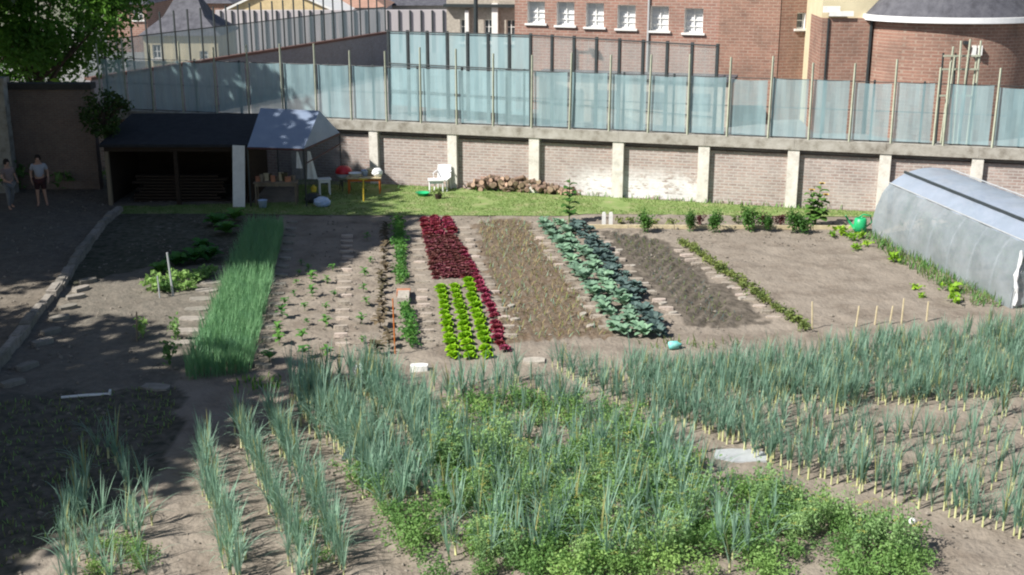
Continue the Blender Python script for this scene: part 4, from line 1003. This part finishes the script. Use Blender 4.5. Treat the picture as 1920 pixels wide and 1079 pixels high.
# things on the table with the orange legs
c1 = G(684, 362)
def item(name, label, cat, prof, mat, dx, dy, z, c=c1, n=14):
    bm = MB(); bm.lathe(prof, n); return tag(bm.build(name, mat, None, True, loc=(c.x + dx, c.y + dy, z)), label, cat)
item('basin', 'white washing basin on the left of the table by the wall', 'basin', [(0, 0), (.16, 0), (.24, .13), (.26, .14), (.22, .12), (.15, .02), (0, .02)], m_whitep, -.32, -.05, .623)
item('bucket', 'pale blue bucket in the middle of the table by the wall', 'bucket', [(0, 0), (.1, 0), (.14, .2), (.15, .21), (.13, .19), (.09, .02), (0, .02)], m_blue, .02, .1, .623)
item('flower_pot', 'cream pot at the back of the table by the wall', 'pot', [(0, 0), (.09, 0), (.13, .2), (.15, .21), (.15, .25), (.12, .25), (.08, .02), (0, .02)], M('cream_glaze', (.7, .62, .4), None, 4), .22, .16, .623)
# white sack
def sack(label, c, sx, sy, sz, mat, name='sack'):
    bm = MB(); n, m_ = 16, 8; r2 = random.Random(int(c[0] * 100))
    rings = []
    for j in range(m_ + 1):
        t = j / m_; rr = math.sin(math.pi * (.12 + .8 * t)) ** .6; ring = []
        for i in range(n):
            a = 2 * math.pi * i / n; q = 1 + r2.uniform(-.09, .09); ring.append((sx * rr * q * math.cos(a), sy * rr * q * math.sin(a), sz * t * (1 + r2.uniform(-.04, .04) * (t > 0))))
        rings.append(ring)
    for a, b_ in zip(rings, rings[1:]):
        for i in range(n): bm.face([a[i], a[(i+1) % n], b_[(i+1) % n], b_[i]])
    bm.face(rings[-1]); o = bm.build(name, mat, None, loc=c); return tag(o, label, 'bag')
sack('white bag slumped on the right end of the table by the wall', (c1.x + .48, c1.y - .02, .623), .2, .2, .3, m_whitep)
p = G(604, 388); sack('blue and white plastic bag lying on the grass in front of the shelter', (p.x, p.y, 0), .3, .24, .34, m_blue)
p = G(588, 381); sack('black refuse bag behind the blue and white bag', (p.x, p.y, 0), .32, .25, .36, m_steel)
p = G(590, 376); bm = MB(); bm.lathe([(0, 0), (.09, 0), (.11, .16), (.03, .2), (.03, .24), (0, .24)], 12); tag(bm.build('can', m_yellow, None, loc=(p.x, p.y - .1, .34)), 'yellow can lying on top of the black refuse bag', 'can')
p = G(493, 390); bm = MB(); bm.lathe([(0, 0), (.12, 0), (.16, .27), (.175, .28), (.15, .27), (.11, .02), (0, .02)], 14); tag(bm.build('bucket', m_blue, None, True, loc=p), 'pale bucket on the ground in front of the shelter bench', 'bucket')
st = table('stool', 'white metal stool at the right side of the tarpaulin shelter', 609, 366, .48, .36, .62, m_whitep, m_whitep, .3, 'stool')
# kettle barbecue with a red lid
bq = thing('kettle_barbecue', 'round kettle barbecue with a red lid beside the table at the wall', 'barbecue', G(646, 358))
bm = MB(); bm.lathe([(.0, .40), (.16, .42), (.27, .52), (.31, .66), (.30, .66), (.25, .54), (0, .44)], 18); bm.build('bowl', m_netgrey, bq, True)
bm = MB(); bm.lathe([(.315, .67), (.32, .72), (.27, .84), (.16, .92), (0, .95)], 18); bm.build('lid', m_red, bq, True)
bm = MB(); bm.tube([(-.05, 0, .95), (-.04, 0, 1.0), (.04, 0, 1.0), (.05, 0, .95)], .014, 6); bm.build('handle', m_steel, bq)
for k in range(3):
    a = k * 2.09 + .4; bm = MB(); bm.tube([(.15 * math.cos(a), .15 * math.sin(a), .46), (.28 * math.cos(a), .28 * math.sin(a), 0)], .016, 6); bm.build('leg', m_steel, bq)
yp = thing('marker_post', 'thin yellow post standing on the lawn before the small table', 'post', G(682, 379))
bm = MB(); bm.tube([(0, 0, -.05), (.01, 0, .8)], .028, 6); bm.build('post', m_yellow, yp); bm = MB(); bm.box((.01, 0, .82), (.3, .05, .04)); bm.build('cross_bar', m_yellow, yp)
# white plastic chairs by the pilaster
def chair(label, px, py, rz):
    t = thing('plastic_chair', label, 'chair', G(px, py), rz)
    bm = MB(); bm.box((0, 0, .43), (.48, .46, .035)); bm.build('seat', m_whitep, t)
    bm = MB(); n = 6
    for k in range(n):
        a0, a1 = -.26 + .52 * k / n, -.26 + .52 * (k + 1) / n; f = lambda a, z: (a, .22 + .12 * (z - .45) - .3 * a * a, z)
        for off in (0, .025):
            q = [f(a0, .46), f(a1, .46), f(a1, .93 - .4 * a1 * a1), f(a0, .93 - .4 * a0 * a0)]; bm.face([(x, y + off, z) for x, y, z in q])
    bm.build('backrest', m_whitep, t)
    for s in (-1, 1):
        bm = MB(); bm.tube([(s * .27, -.2, .45), (s * .29, -.2, .66), (s * .29, .1, .68), (s * .26, .25, .7)], .025, 6); bm.build('armrest', m_whitep, t)
        for y in (-1, 1): bm = MB(); bm.tube([(s * .21, y * .2, .415), (s * .25, y * .24, 0)], .028, 6); bm.build('leg', m_whitep, t)
chair('white plastic garden chair against the wall pilaster', 830, 357, -.25)
ct = table('plastic_table', 'low white plastic table in front of the chair at the pilaster', 818, 360, .6, .45, .48, m_whitep, m_whitep, .1)
p = G(793, 368); bm = MB(); bm.lathe([(0, 0), (.17, 0), (.24, .13), (.27, .14), (.23, .12), (.15, .02), (0, .02)], 18); tag(bm.build('bowl', m_green, None, True, loc=p), 'bright green plastic bowl lying on the lawn', 'bowl')
pp_ = thing('potted_plant', 'small bushy plant in a low pot on the lawn before the white chair', 'potted plant', G(822, 374))
bm = MB(); bm.lathe([(0, 0), (.1, 0), (.14, .18), (.12, .18), (0, .15)], 12); bm.build('pot', m_darkwood, pp_); link('foliage', WEED[0], pp_, (0, 0, .15))
# logs
LOGM = []
for k in range(4):
    r_ = random.Random(k); L_ = r_.uniform(.34, .5); ra = r_.uniform(.05, .1); a = MB(); a.tube([(-L_ / 2, 0, 0), (0, r_.uniform(-.01, .01), 0), (L_ / 2, 0, 0)], [ra, ra * .95, ra * 1.02], 8, 0, False)
    e = MB()
    for s in (-1, 1): e.face([(s * (L_ / 2 - .002), ra * math.cos(j * math.pi / 4), ra * math.sin(j * math.pi / 4)) for j in range(8)])
    LOGM.append((a.mesh('log', [m_log], True), e.mesh('cut_face', [m_logend])))
pa, pb_ = G(886, 356), G(1078, 366)
for k in range(150):
    t = rnd.random(); z = rnd.random() ** 1.4 * (.12 + .36 * math.sin(math.pi * min(1, .15 + t)) ** 1 * (1 if t > .1 else .5)); c = pa.lerp(pb_, t) + WN * rnd.uniform(-.15, .35) * (1 - z * .6)
    a, e = LOGM[k % 4]; o = link('log', a); o.location = (c.x, c.y, .07 + z); o.rotation_euler = (rnd.uniform(0, 6), rnd.gauss(0, .25), rnd.choice((rnd.gauss(1.57, .5), rnd.gauss(0, .6))))
    tag(o, 'split log in the loose brown heap against the garden wall', 'log', 'logs heaped against the wall'); link('cut_face', e, o)
# timber edging of the back border
e0, e1 = G(1092, 428), G(1612, 430)
for k in range(6):
    a, c = e0.lerp(e1, k / 6), e0.lerp(e1, (k + .985) / 6); bm = MB(); d = c - a; bm.box((0, 0, .05), (d.length, .07, .13)); o = bm.build('edging_board', m_palewood, None, loc=(a + c) / 2, rz=math.atan2(d.y, d.x))
    tag(o, 'pale timber board edging the border along the lawn', 'board', 'timber edging of the border')
for px, nm in ((1132, 'left'), (1145, 'right')):
    bm = MB(); bm.box((0, 0, .2), (.12, .06, .46)); bm.box((0, 0, .44), (.08, .058, .04)); tag(bm.build('stake', m_white, None, loc=G(px, 424)), f'short white stake at the border corner, {nm} one of the pair', 'stake')
# green watering can
wc = thing('watering_can', 'green plastic watering can at the corner of the polytunnel', 'watering can', G(1612, 434))
bm = MB(); bm.lathe([(0, 0), (.19, 0), (.21, .2), (.19, .42), (.1, .46), (.1, .44), (0, .4)], 16); bm.build('body', m_green, wc, True)
bm = MB(); bm.tube([(-.18, 0, .1), (-.38, -.02, .34), (-.5, -.03, .52)], [.05, .035, .03], 8); bm.build('spout', m_green, wc, True)
bm = MB(); bm.tube([(.2, 0, .15), (.36, 0, .3), (.3, 0, .52), (.08, 0, .55), (-.06, 0, .46)], .025, 8); bm.build('handle', m_green, wc, True)
# bits lying on the beds
def slab(name, label, cat, px, py, W, D, H, mat, rz=0, group=None, tilt=0):
    bm = MB(); n = 5; r_ = random.Random(int(px * 7 + py)); top = []
    for j in range(10):
        a = 2 * math.pi * j / 10; k = 1 / max(abs(math.cos(a)), abs(math.sin(a))) ** .75; top.append((W / 2 * math.cos(a) * k * r_.uniform(.9, 1.05), D / 2 * math.sin(a) * k * r_.uniform(.9, 1.05)))
    for j in range(10):
        x0, y0 = top[j]; x1, y1 = top[(j + 1) % 10]; bm.face([(x0 * 1.04, y0 * 1.04, -.04), (x1 * 1.04, y1 * 1.04, -.04), (x1, y1, H), (x0, y0, H)])
    bm.face([(x, y, H) for x, y in top]); o = bm.build(name, mat, None, loc=G(px, py), rz=rz); return tag(o, label, cat, group)
slab('stone_slab', 'pale stone slab at the near end of the brown seed bed', 'slab', 1002, 680, .5, .35, .07, m_stone)
slab('stone_slab', 'white stone beside the near end of the bean row', 'stone', 786, 694, .4, .25, .12, m_white)
slab('metal_grate', 'grey flat grating lying on the diagonal bare path', 'grating', 1388, 856, .95, .6, .03, m_netgrey, -.1)
p = G(676, 702); sack('white crumpled plastic bag on the soil at the top of the leek rows', (p.x, p.y, 0), .2, .16, .22, m_whitep)
p = G(1253, 656); bm = MB(); bm.lathe([(0, .0), (.12, .01), (.14, .1), (.13, .3), (.05, .38), (.05, .44), (0, .44)], 14); o = bm.build('bottle', m_turq, None, True, loc=(p.x, p.y, .14)); o.scale = (.7, .7, .7); o.location.z = .1; o.rotation_euler = (0, 1.5, .1); tag(o, 'turquoise plastic canister lying by the near end of the cabbages', 'canister')
bx = thing('seed_tray', 'white box with a terracotta tray set in the gap of the bean row', 'box', G(757, 562), .05)
bm = MB(); bm.box((0, -.1, .09), (.3, .7, .18)); bm.build('box', m_stone, bx); bm = MB(); bm.box((-.02, .42, .07), (.36, .3, .14)); bm.build('tray', m_terra, bx)
m_tread = M('dusty_board', (.44, .38, .32), (.33, .28, .235), 4, .95, bump=.4, rand=.25)
# stones along the trodden path right of the cabbages and lettuces
for px, py in ((1185, 500), (1208, 533), (1220, 548), (1243, 570), (1262, 588), (1094, 590), (1108, 612), (1160, 470), (1370, 540), (1392, 560), (1350, 520), (966, 600), (958, 575)):
    slab('flat_stone', 'small pale flat stone on the soil path beside the beds', 'stone', px, py, .24, .15, .04, m_stone, rnd.uniform(0, 1), 'flat stones on the bed paths')
for (a, c, n, nm) in (((652, 440), (640, 655), 17, 'middle of the seedling plot'), ((778, 425), (806, 650), 17, 'right of the bean row'), ((868, 425), (962, 640), 16, 'left of the brown seed bed'),
                      ((1118, 442), (1268, 602), 13, 'right of the kale'), ((1268, 468), (1462, 604), 14, 'right of the damp bed'), ((998, 430), (1140, 625), 13, 'left of the cabbages')):
    for q in row(a, c, n, .05):
        wq = q[1] * CT + CAM_H * ST
        slab('tread_board', 'short flat tread board in the ladder-like line ' + nm, 'board', 960 + FPX * q[0] / wq, 539.5 + FPX * (CAM_H * CT - q[1] * ST) / wq, rnd.uniform(.28, .42), rnd.uniform(.11, .17), .055, m_tread, rnd.uniform(-.15, .15), 'tread boards ' + nm)
# stepping slabs left
for px, py in ((402, 532), (395, 547), (385, 563), (378, 582), (368, 600), (362, 622), (350, 645), (300, 728)):
    slab('stepping_slab', 'pale stepping slab along the left side of the onion strip', 'slab', px - 8, py, .62, .34, .05, m_slab, rnd.uniform(-.2, .2), 'slabs left of the onion strip')
for px, py in ((165, 530), (152, 545), (142, 560), (128, 580), (112, 600), (96, 625), (80, 645), (52, 690), (25, 722)):
    slab('stepping_slab', 'flat brick in the dotted line right of the kerb', 'brick', px, py, .5, .26, .1, m_slab, .9 + rnd.uniform(-.2, .2), 'bricks beside the kerb')
for k in range(16):
    a, c = G(535, 412), G(470, 700); q = a.lerp(c, (k + .5) / 16); slab('stepping_slab', 'small flat brick along the right side of the onion strip', 'brick', 960 + (q.x + .25) / (q.y * CT + CAM_H * ST) * FPX, 539.5 + FPX * (CAM_H * CT - q.y * ST) / (q.y * CT + CAM_H * ST), .36, .18, .05, m_slab, rnd.uniform(-.2, .2), 'bricks right of the onion strip')
# kerb of rough stones at the far left
kp = [G(*q) for q in ((224, 397), (190, 428), (152, 480), (110, 545), (62, 600), (30, 645), (-10, 695), (-60, 740))]
for a, c in zip(kp, kp[1:]):
    d = c - a; n = max(1, int(d.length / .75))
    for k in range(n):
        m_ = a.lerp(c, (k + .5) / n); bm = MB(); L_ = d.length / n - .03; H_ = rnd.uniform(.16, .24); nn = 4
        bm.box((0, 0, H_ / 2 - .03), (L_, rnd.uniform(.2, .28), H_ + .04)); bm.box((rnd.uniform(-.1, .1), 0, H_), (L_ * .8, .17, .03))
        o = bm.build('kerb_stone', m_slab, None, loc=(m_.x, m_.y, 0), rz=math.atan2(d.y, d.x) + rnd.uniform(-.06, .06)); o.rotation_euler.x = rnd.uniform(-.06, .06)
        tag(o, 'rough stone block in the kerb line along the left path', 'kerb stone', 'kerb stones at the left')
def pole(label, px, py, py_top, r_, mat, lean=0, cat='pole', name='pole', group=None):
    p = G(px, py); z = Zat(py_top, p.y); bm = MB(); bm.tube([(0, 0, -.05), (lean * .5, 0, z * .5), (lean, 0, z)], [r_, r_, r_ * .9], 6); return tag(bm.build(name, mat, None, loc=p), label, cat, group)
pole('thin pale pole standing among the sunlit courgettes', 325, 556, 474, .03, m_netgrey, -.07)
pole('short pale stick beside the courgettes, left of the taller pole', 300, 560, 518, .02, m_netgrey, -.02)
pole('thin stake in the open soil between kerb and onion strip', 257, 640, 585, .018, m_wood, .05)
pole('red painted thin stick at the corner of the bean row', 741, 665, 560, .016, m_orange, -.02)
for px, t_ in ((1523, 572), (1605, 580), (1690, 566), (1640, 580), (1668, 580), (1737, 572)):
    pole('pale dry stake along the far edge of the leek field', px, 618 - (px - 1523) * .06, t_ - 6, .022, m_palewood, rnd.uniform(-.05, .05), 'stake', 'stake', 'stakes at the far edge of the leek field')
p0, p1 = G(115, 748), G(207, 742); bm = MB(); d = p1 - p0; bm.tube([(0, 0, .03), (d.length * .5, 0, .04), (d.length, 0, .03)], [.028, .032, .034], 6); bm.box((d.length, 0, .06), (.04, .12, .12))
tag(bm.build('stake', m_white, None, loc=p0, rz=math.atan2(d.y, d.x)), 'white stake lying flat on the shaded ground at lower left', 'stake')
p = G(1705, 1035); seedball = thing('dandelion_clock', 'white fluffy seed head in the lower right green patch', 'flower', (p.x, p.y, 0))
bm = MB(); bm.tube([(0, 0, 0), (0, 0, .5)], .006, 4); bm.build('stem', m_stem, seedball)
bm = MB(); bm.lathe([(0, .46), (.05, .49), (.06, .53), (.04, .57), (0, .59)], 10); bm.build('head', m_white, seedball, True)

# ------------------------------------------------------------------ people in the shade
def person(label, px, py, rz, H, shirt, legs_mat, short, pose):
    t = thing('person', label, 'person', G(px, py), rz); s = H / 1.75
    J = dict(pel=(0, 0, .95), sp=(0, .01, 1.1), ch=(0, 0, 1.32), nk=(0, 0, 1.47), hd=(0, -.02, 1.60), ht=(0, -.01, 1.70))
    E = [('pel', 'sp'), ('sp', 'ch'), ('ch', 'nk'), ('nk', 'hd'), ('hd', 'ht')]; Rr = dict(pel=.15, sp=.135, ch=.15, nk=.055, hd=.088, ht=.07)
    J['ns'] = (0, -.115, 1.60); Rr['ns'] = .014; E.append(('hd', 'ns'))
    for sd, n in ((-1, 'l'), (1, 'r')):
        J['er' + n] = (sd * .09, 0, 1.60); Rr['er' + n] = .018; E.append(('hd', 'er' + n))
        ex, ey, ez, wx, wy, wz_ = pose['arm' + n]
        J['sh' + n] = (sd * .19, .0, 1.40); J['el' + n] = (ex, ey, ez); J['wr' + n] = (wx, wy, wz_)
        Rr['sh' + n] = .062; Rr['el' + n] = .042; Rr['wr' + n] = .028; E += [('ch', 'sh' + n), ('sh' + n, 'el' + n), ('el' + n, 'wr' + n)]
        dv = (Vector(J['wr' + n]) - Vector(J['el' + n])).normalized(); J['pm' + n] = tuple(Vector(J['wr' + n]) + dv * .07); Rr['pm' + n] = .032; E.append(('wr' + n, 'pm' + n))
        for f in range(4):
            off = Vector((0, -.028 + .019 * f, 0)); b0 = Vector(J['pm' + n]) + off + dv * .02; L_ = (.06, .075, .07, .055)[f]
            J[f'fa{f}' + n] = tuple(b0); J[f'fb{f}' + n] = tuple(b0 + dv * L_ + Vector((-sd * .02, 0, 0))); Rr[f'fa{f}' + n] = .009; Rr[f'fb{f}' + n] = .007
            E += [('pm' + n, f'fa{f}' + n), (f'fa{f}' + n, f'fb{f}' + n)]
        J['th' + n] = tuple(Vector(J['wr' + n]) + dv * .06 + Vector((-sd * .02, -.06, 0))); Rr['th' + n] = .009; E.append(('wr' + n, 'th' + n))
        kx, ky, ax, ay = pose['leg' + n]
        J['hp' + n] = (sd * .09, 0, .88); J['kn' + n] = (kx, ky, .48); J['an' + n] = (ax, ay, .08); J['to' + n] = (ax + sd * .02, ay - .16, .035)
        Rr['hp' + n] = .095; Rr['kn' + n] = .058; Rr['an' + n] = .04; Rr['to' + n] = .035
        E += [('pel', 'hp' + n), ('hp' + n, 'kn' + n), ('kn' + n, 'an' + n), ('an' + n, 'to' + n)]
    def skin(name, keys, edges, rad, mat, sub=2):
        ks = list(keys); me = bpy.data.meshes.new(name); me.from_pydata([Vector(J[k]) * s for k in ks], [(ks.index(a), ks.index(c)) for a, c in edges], [])
        o = link(name, me, t); me.materials.append(mat); sk = o.modifiers.new('skin', 'SKIN'); sk.use_smooth_shade = True
        for k, sv in zip(ks, me.skin_vertices[0].data): sv.radius = (rad(k) * s, rad(k) * s); sv.use_root = (k == ks[0])
        if sub: m_ = o.modifiers.new('sub', 'SUBSURF'); m_.levels = m_.render_levels = 1
        return o
    skin('body', J.keys(), E, lambda k: Rr[k], m_skin)
    up = ['ch', 'sp', 'pel', 'shl', 'shr']; J['sll'] = tuple(Vector(J['shl']).lerp(Vector(J['ell']), .65)); J['slr'] = tuple(Vector(J['shr']).lerp(Vector(J['elr']), .65)); Rr['sll'] = Rr['slr'] = .055
    skin('shirt', up + ['sll', 'slr'], [('ch', 'sp'), ('sp', 'pel'), ('ch', 'shl'), ('ch', 'shr'), ('shl', 'sll'), ('shr', 'slr')], lambda k: Rr[k] + .016, shirt)
    tk_ = .75 if short else .96
    for n in 'lr':
        J['cu' + n] = tuple(Vector(J['hp' + n]).lerp(Vector(J['kn' + n]), .85)) if short else J['kn' + n]; Rr['cu' + n] = .072 if short else .06
        J['hm' + n] = tuple(Vector(J['kn' + n]).lerp(Vector(J['an' + n]), .9)); Rr['hm' + n] = .05
    ks = ['pel', 'hpl', 'hpr', 'cul', 'cur']; ed = [('pel', 'hpl'), ('pel', 'hpr'), ('hpl', 'cul'), ('hpr', 'cur')]
    if not short: ks += ['hml', 'hmr']; ed += [('cul', 'hml'), ('cur', 'hmr')]
    skin('shorts' if short else 'trousers', ks, ed, lambda k: Rr[k] + .02, legs_mat)
    bm = MB(); bm.lathe([(.098, 1.58), (.107, 1.64), (.1, 1.70), (.07, 1.755), (0, 1.775)], 14); o = bm.build('hair', m_hair, t, True); o.scale = (s, s, s); o.location = (0, .012, 0)
    return t
person('person in a grey t-shirt and dark shorts standing in the shade by the left wall', 80, 386, .3, 1.80, m_shirt, m_shorts, True,
       dict(arml=(-.27, .02, 1.13, -.25, -.05, .90), armr=(.28, .03, 1.13, .27, -.06, .89), legl=(-.11, -.03, -.12, .02), legr=(.11, -.01, .15, .03)))
person('person in a reddish striped top and pale trousers at the left edge in the shade', 22, 392, .9, 1.74, m_shirt2, m_jeans, False,
       dict(arml=(-.26, -.06, 1.14, -.16, -.26, 1.02), armr=(.27, .02, 1.13, .20, -.22, 1.00), legl=(-.12, -.12, -.13, -.10), legr=(.12, .06, .14, .22)))

# ------------------------------------------------------------------ trees
def tree(label, x, y, h, cr, ch_, trunk_r, seed, n, leaf, name='tree', group=None, cz=None, mat=None, spread=.3):
    r = random.Random(seed); t = thing(name, label, 'tree', (x, y, 0), 0, group); cz = cz if cz is not None else h - ch_
    b = MB(); lean = (r.uniform(-.3, .3), r.uniform(-.3, .3)); b.tube([(0, 0, -.1), (lean[0] * .4, lean[1] * .4, cz * .5), (lean[0], lean[1], cz), (lean[0], lean[1], cz + ch_ * .5)], [trunk_r, trunk_r * .8, trunk_r * .65, trunk_r * .25], 9)
    cl = []
    for k in range(34):
        while True:
            q = Vector((r.uniform(-1, 1), r.uniform(-1, 1), r.uniform(-1, 1)))
            if .35 < q.length < 1: break
        q = Vector((q.x * cr, q.y * cr, cz + ch_ * .5 + q.z * ch_ * .5)); cl.append(q)
        if k % 3 == 0: b.tube([(lean[0], lean[1], cz + ch_ * r.uniform(-.05, .3)), tuple((Vector((lean[0], lean[1], cz)) + q) * .5 + Vector((0, 0, .3))), q], [trunk_r * .35, trunk_r * .2, .03], 5)
    b.build('trunk', m_bark, t); c = MB(); cs = cr * spread
    for k in range(n):
        q = cl[r.randrange(34)]; d = Vector((r.gauss(0, 1), r.gauss(0, 1), r.gauss(0, .8))).normalized() * cs * (r.random() ** .4)
        c.card(q + d, leaf, r, 0, .7)
    c.build('crown', mat or m_tree, t); return t
# beyond the old wall, in view
tree('big leafy green tree filling the top left corner behind the dark wall', Xat(70, 51, 5), 51.0, 9.5, 3.8, 7.6, .3, 3, 16000, .24, cz=2.3)
tree('tree crown at the left frame edge beside the biggest tree', Xat(-60, 49.5, 5), 49.0, 9, 3.0, 6.6, .26, 5, 9000, .24, cz=2.4)
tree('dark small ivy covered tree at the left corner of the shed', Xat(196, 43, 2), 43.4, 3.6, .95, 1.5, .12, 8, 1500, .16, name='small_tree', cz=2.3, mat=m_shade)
bb_ = place('light_bush', LIME, [(Xat(112, 47, 3), 46.9, 0, 4.2)], 'sunlit lime green shrub showing just above the dark wall', 'shrub', 'wall shrub', zoff=2.8)[0]; del bb_['group']
# trees left of the frame: they cast the shade over the left part of the garden
SH = [(-20.5, 34, 15, 4.6, 8), (-25.5, 30.5, 15, 4.4, 8), (-28, 35.5, 15, 5, 7.5), (-21.6, 43.6, 12.5, 2.8, 5.3), (-19.4, 40.2, 13, 3.7, 5.6), (-18.6, 30.6, 15, 3.0, 6), (-25, 35, 13, 4.5, 7),
      (-17.9, 17.0, 12, 4.2, 7), (-19.5, 13.0, 11.5, 3.6, 6), (-22.5, 19, 13, 4, 7), (-20, 16, 13, 3.6, 6)]
for k, (x, y, h, cr, c_) in enumerate(SH):
    tree('tall tree outside the left edge that shades the garden', x, y, h, cr, c_, .32, 20 + k, 10000, .6, name='shade_tree', group='shade trees left of the garden', cz=h - c_, mat=m_shade, spread=.48)
for px, py, s in ((20, 355, 2.2), (130, 350, 2.0), (60, 345, 2.4), (170, 345, 1.6)):
    place('shaded_shrub', DKB, [(*G(px, py)[:2], 0, s)], 'dark shrub in the shade at the foot of the tall old wall', 'shrub', 'shaded shrubs by the old wall', smin=1, smax=1.1)
tag(blades('weed_grass', [(-40, 760), (330, 720), (330, 800), (180, 900), (100, 1010), (-60, 1100)], 60, .12, .02, [m_olive, m_bush], rnd, .6), 'thin grass on the shaded ground at lower left', 'grass')
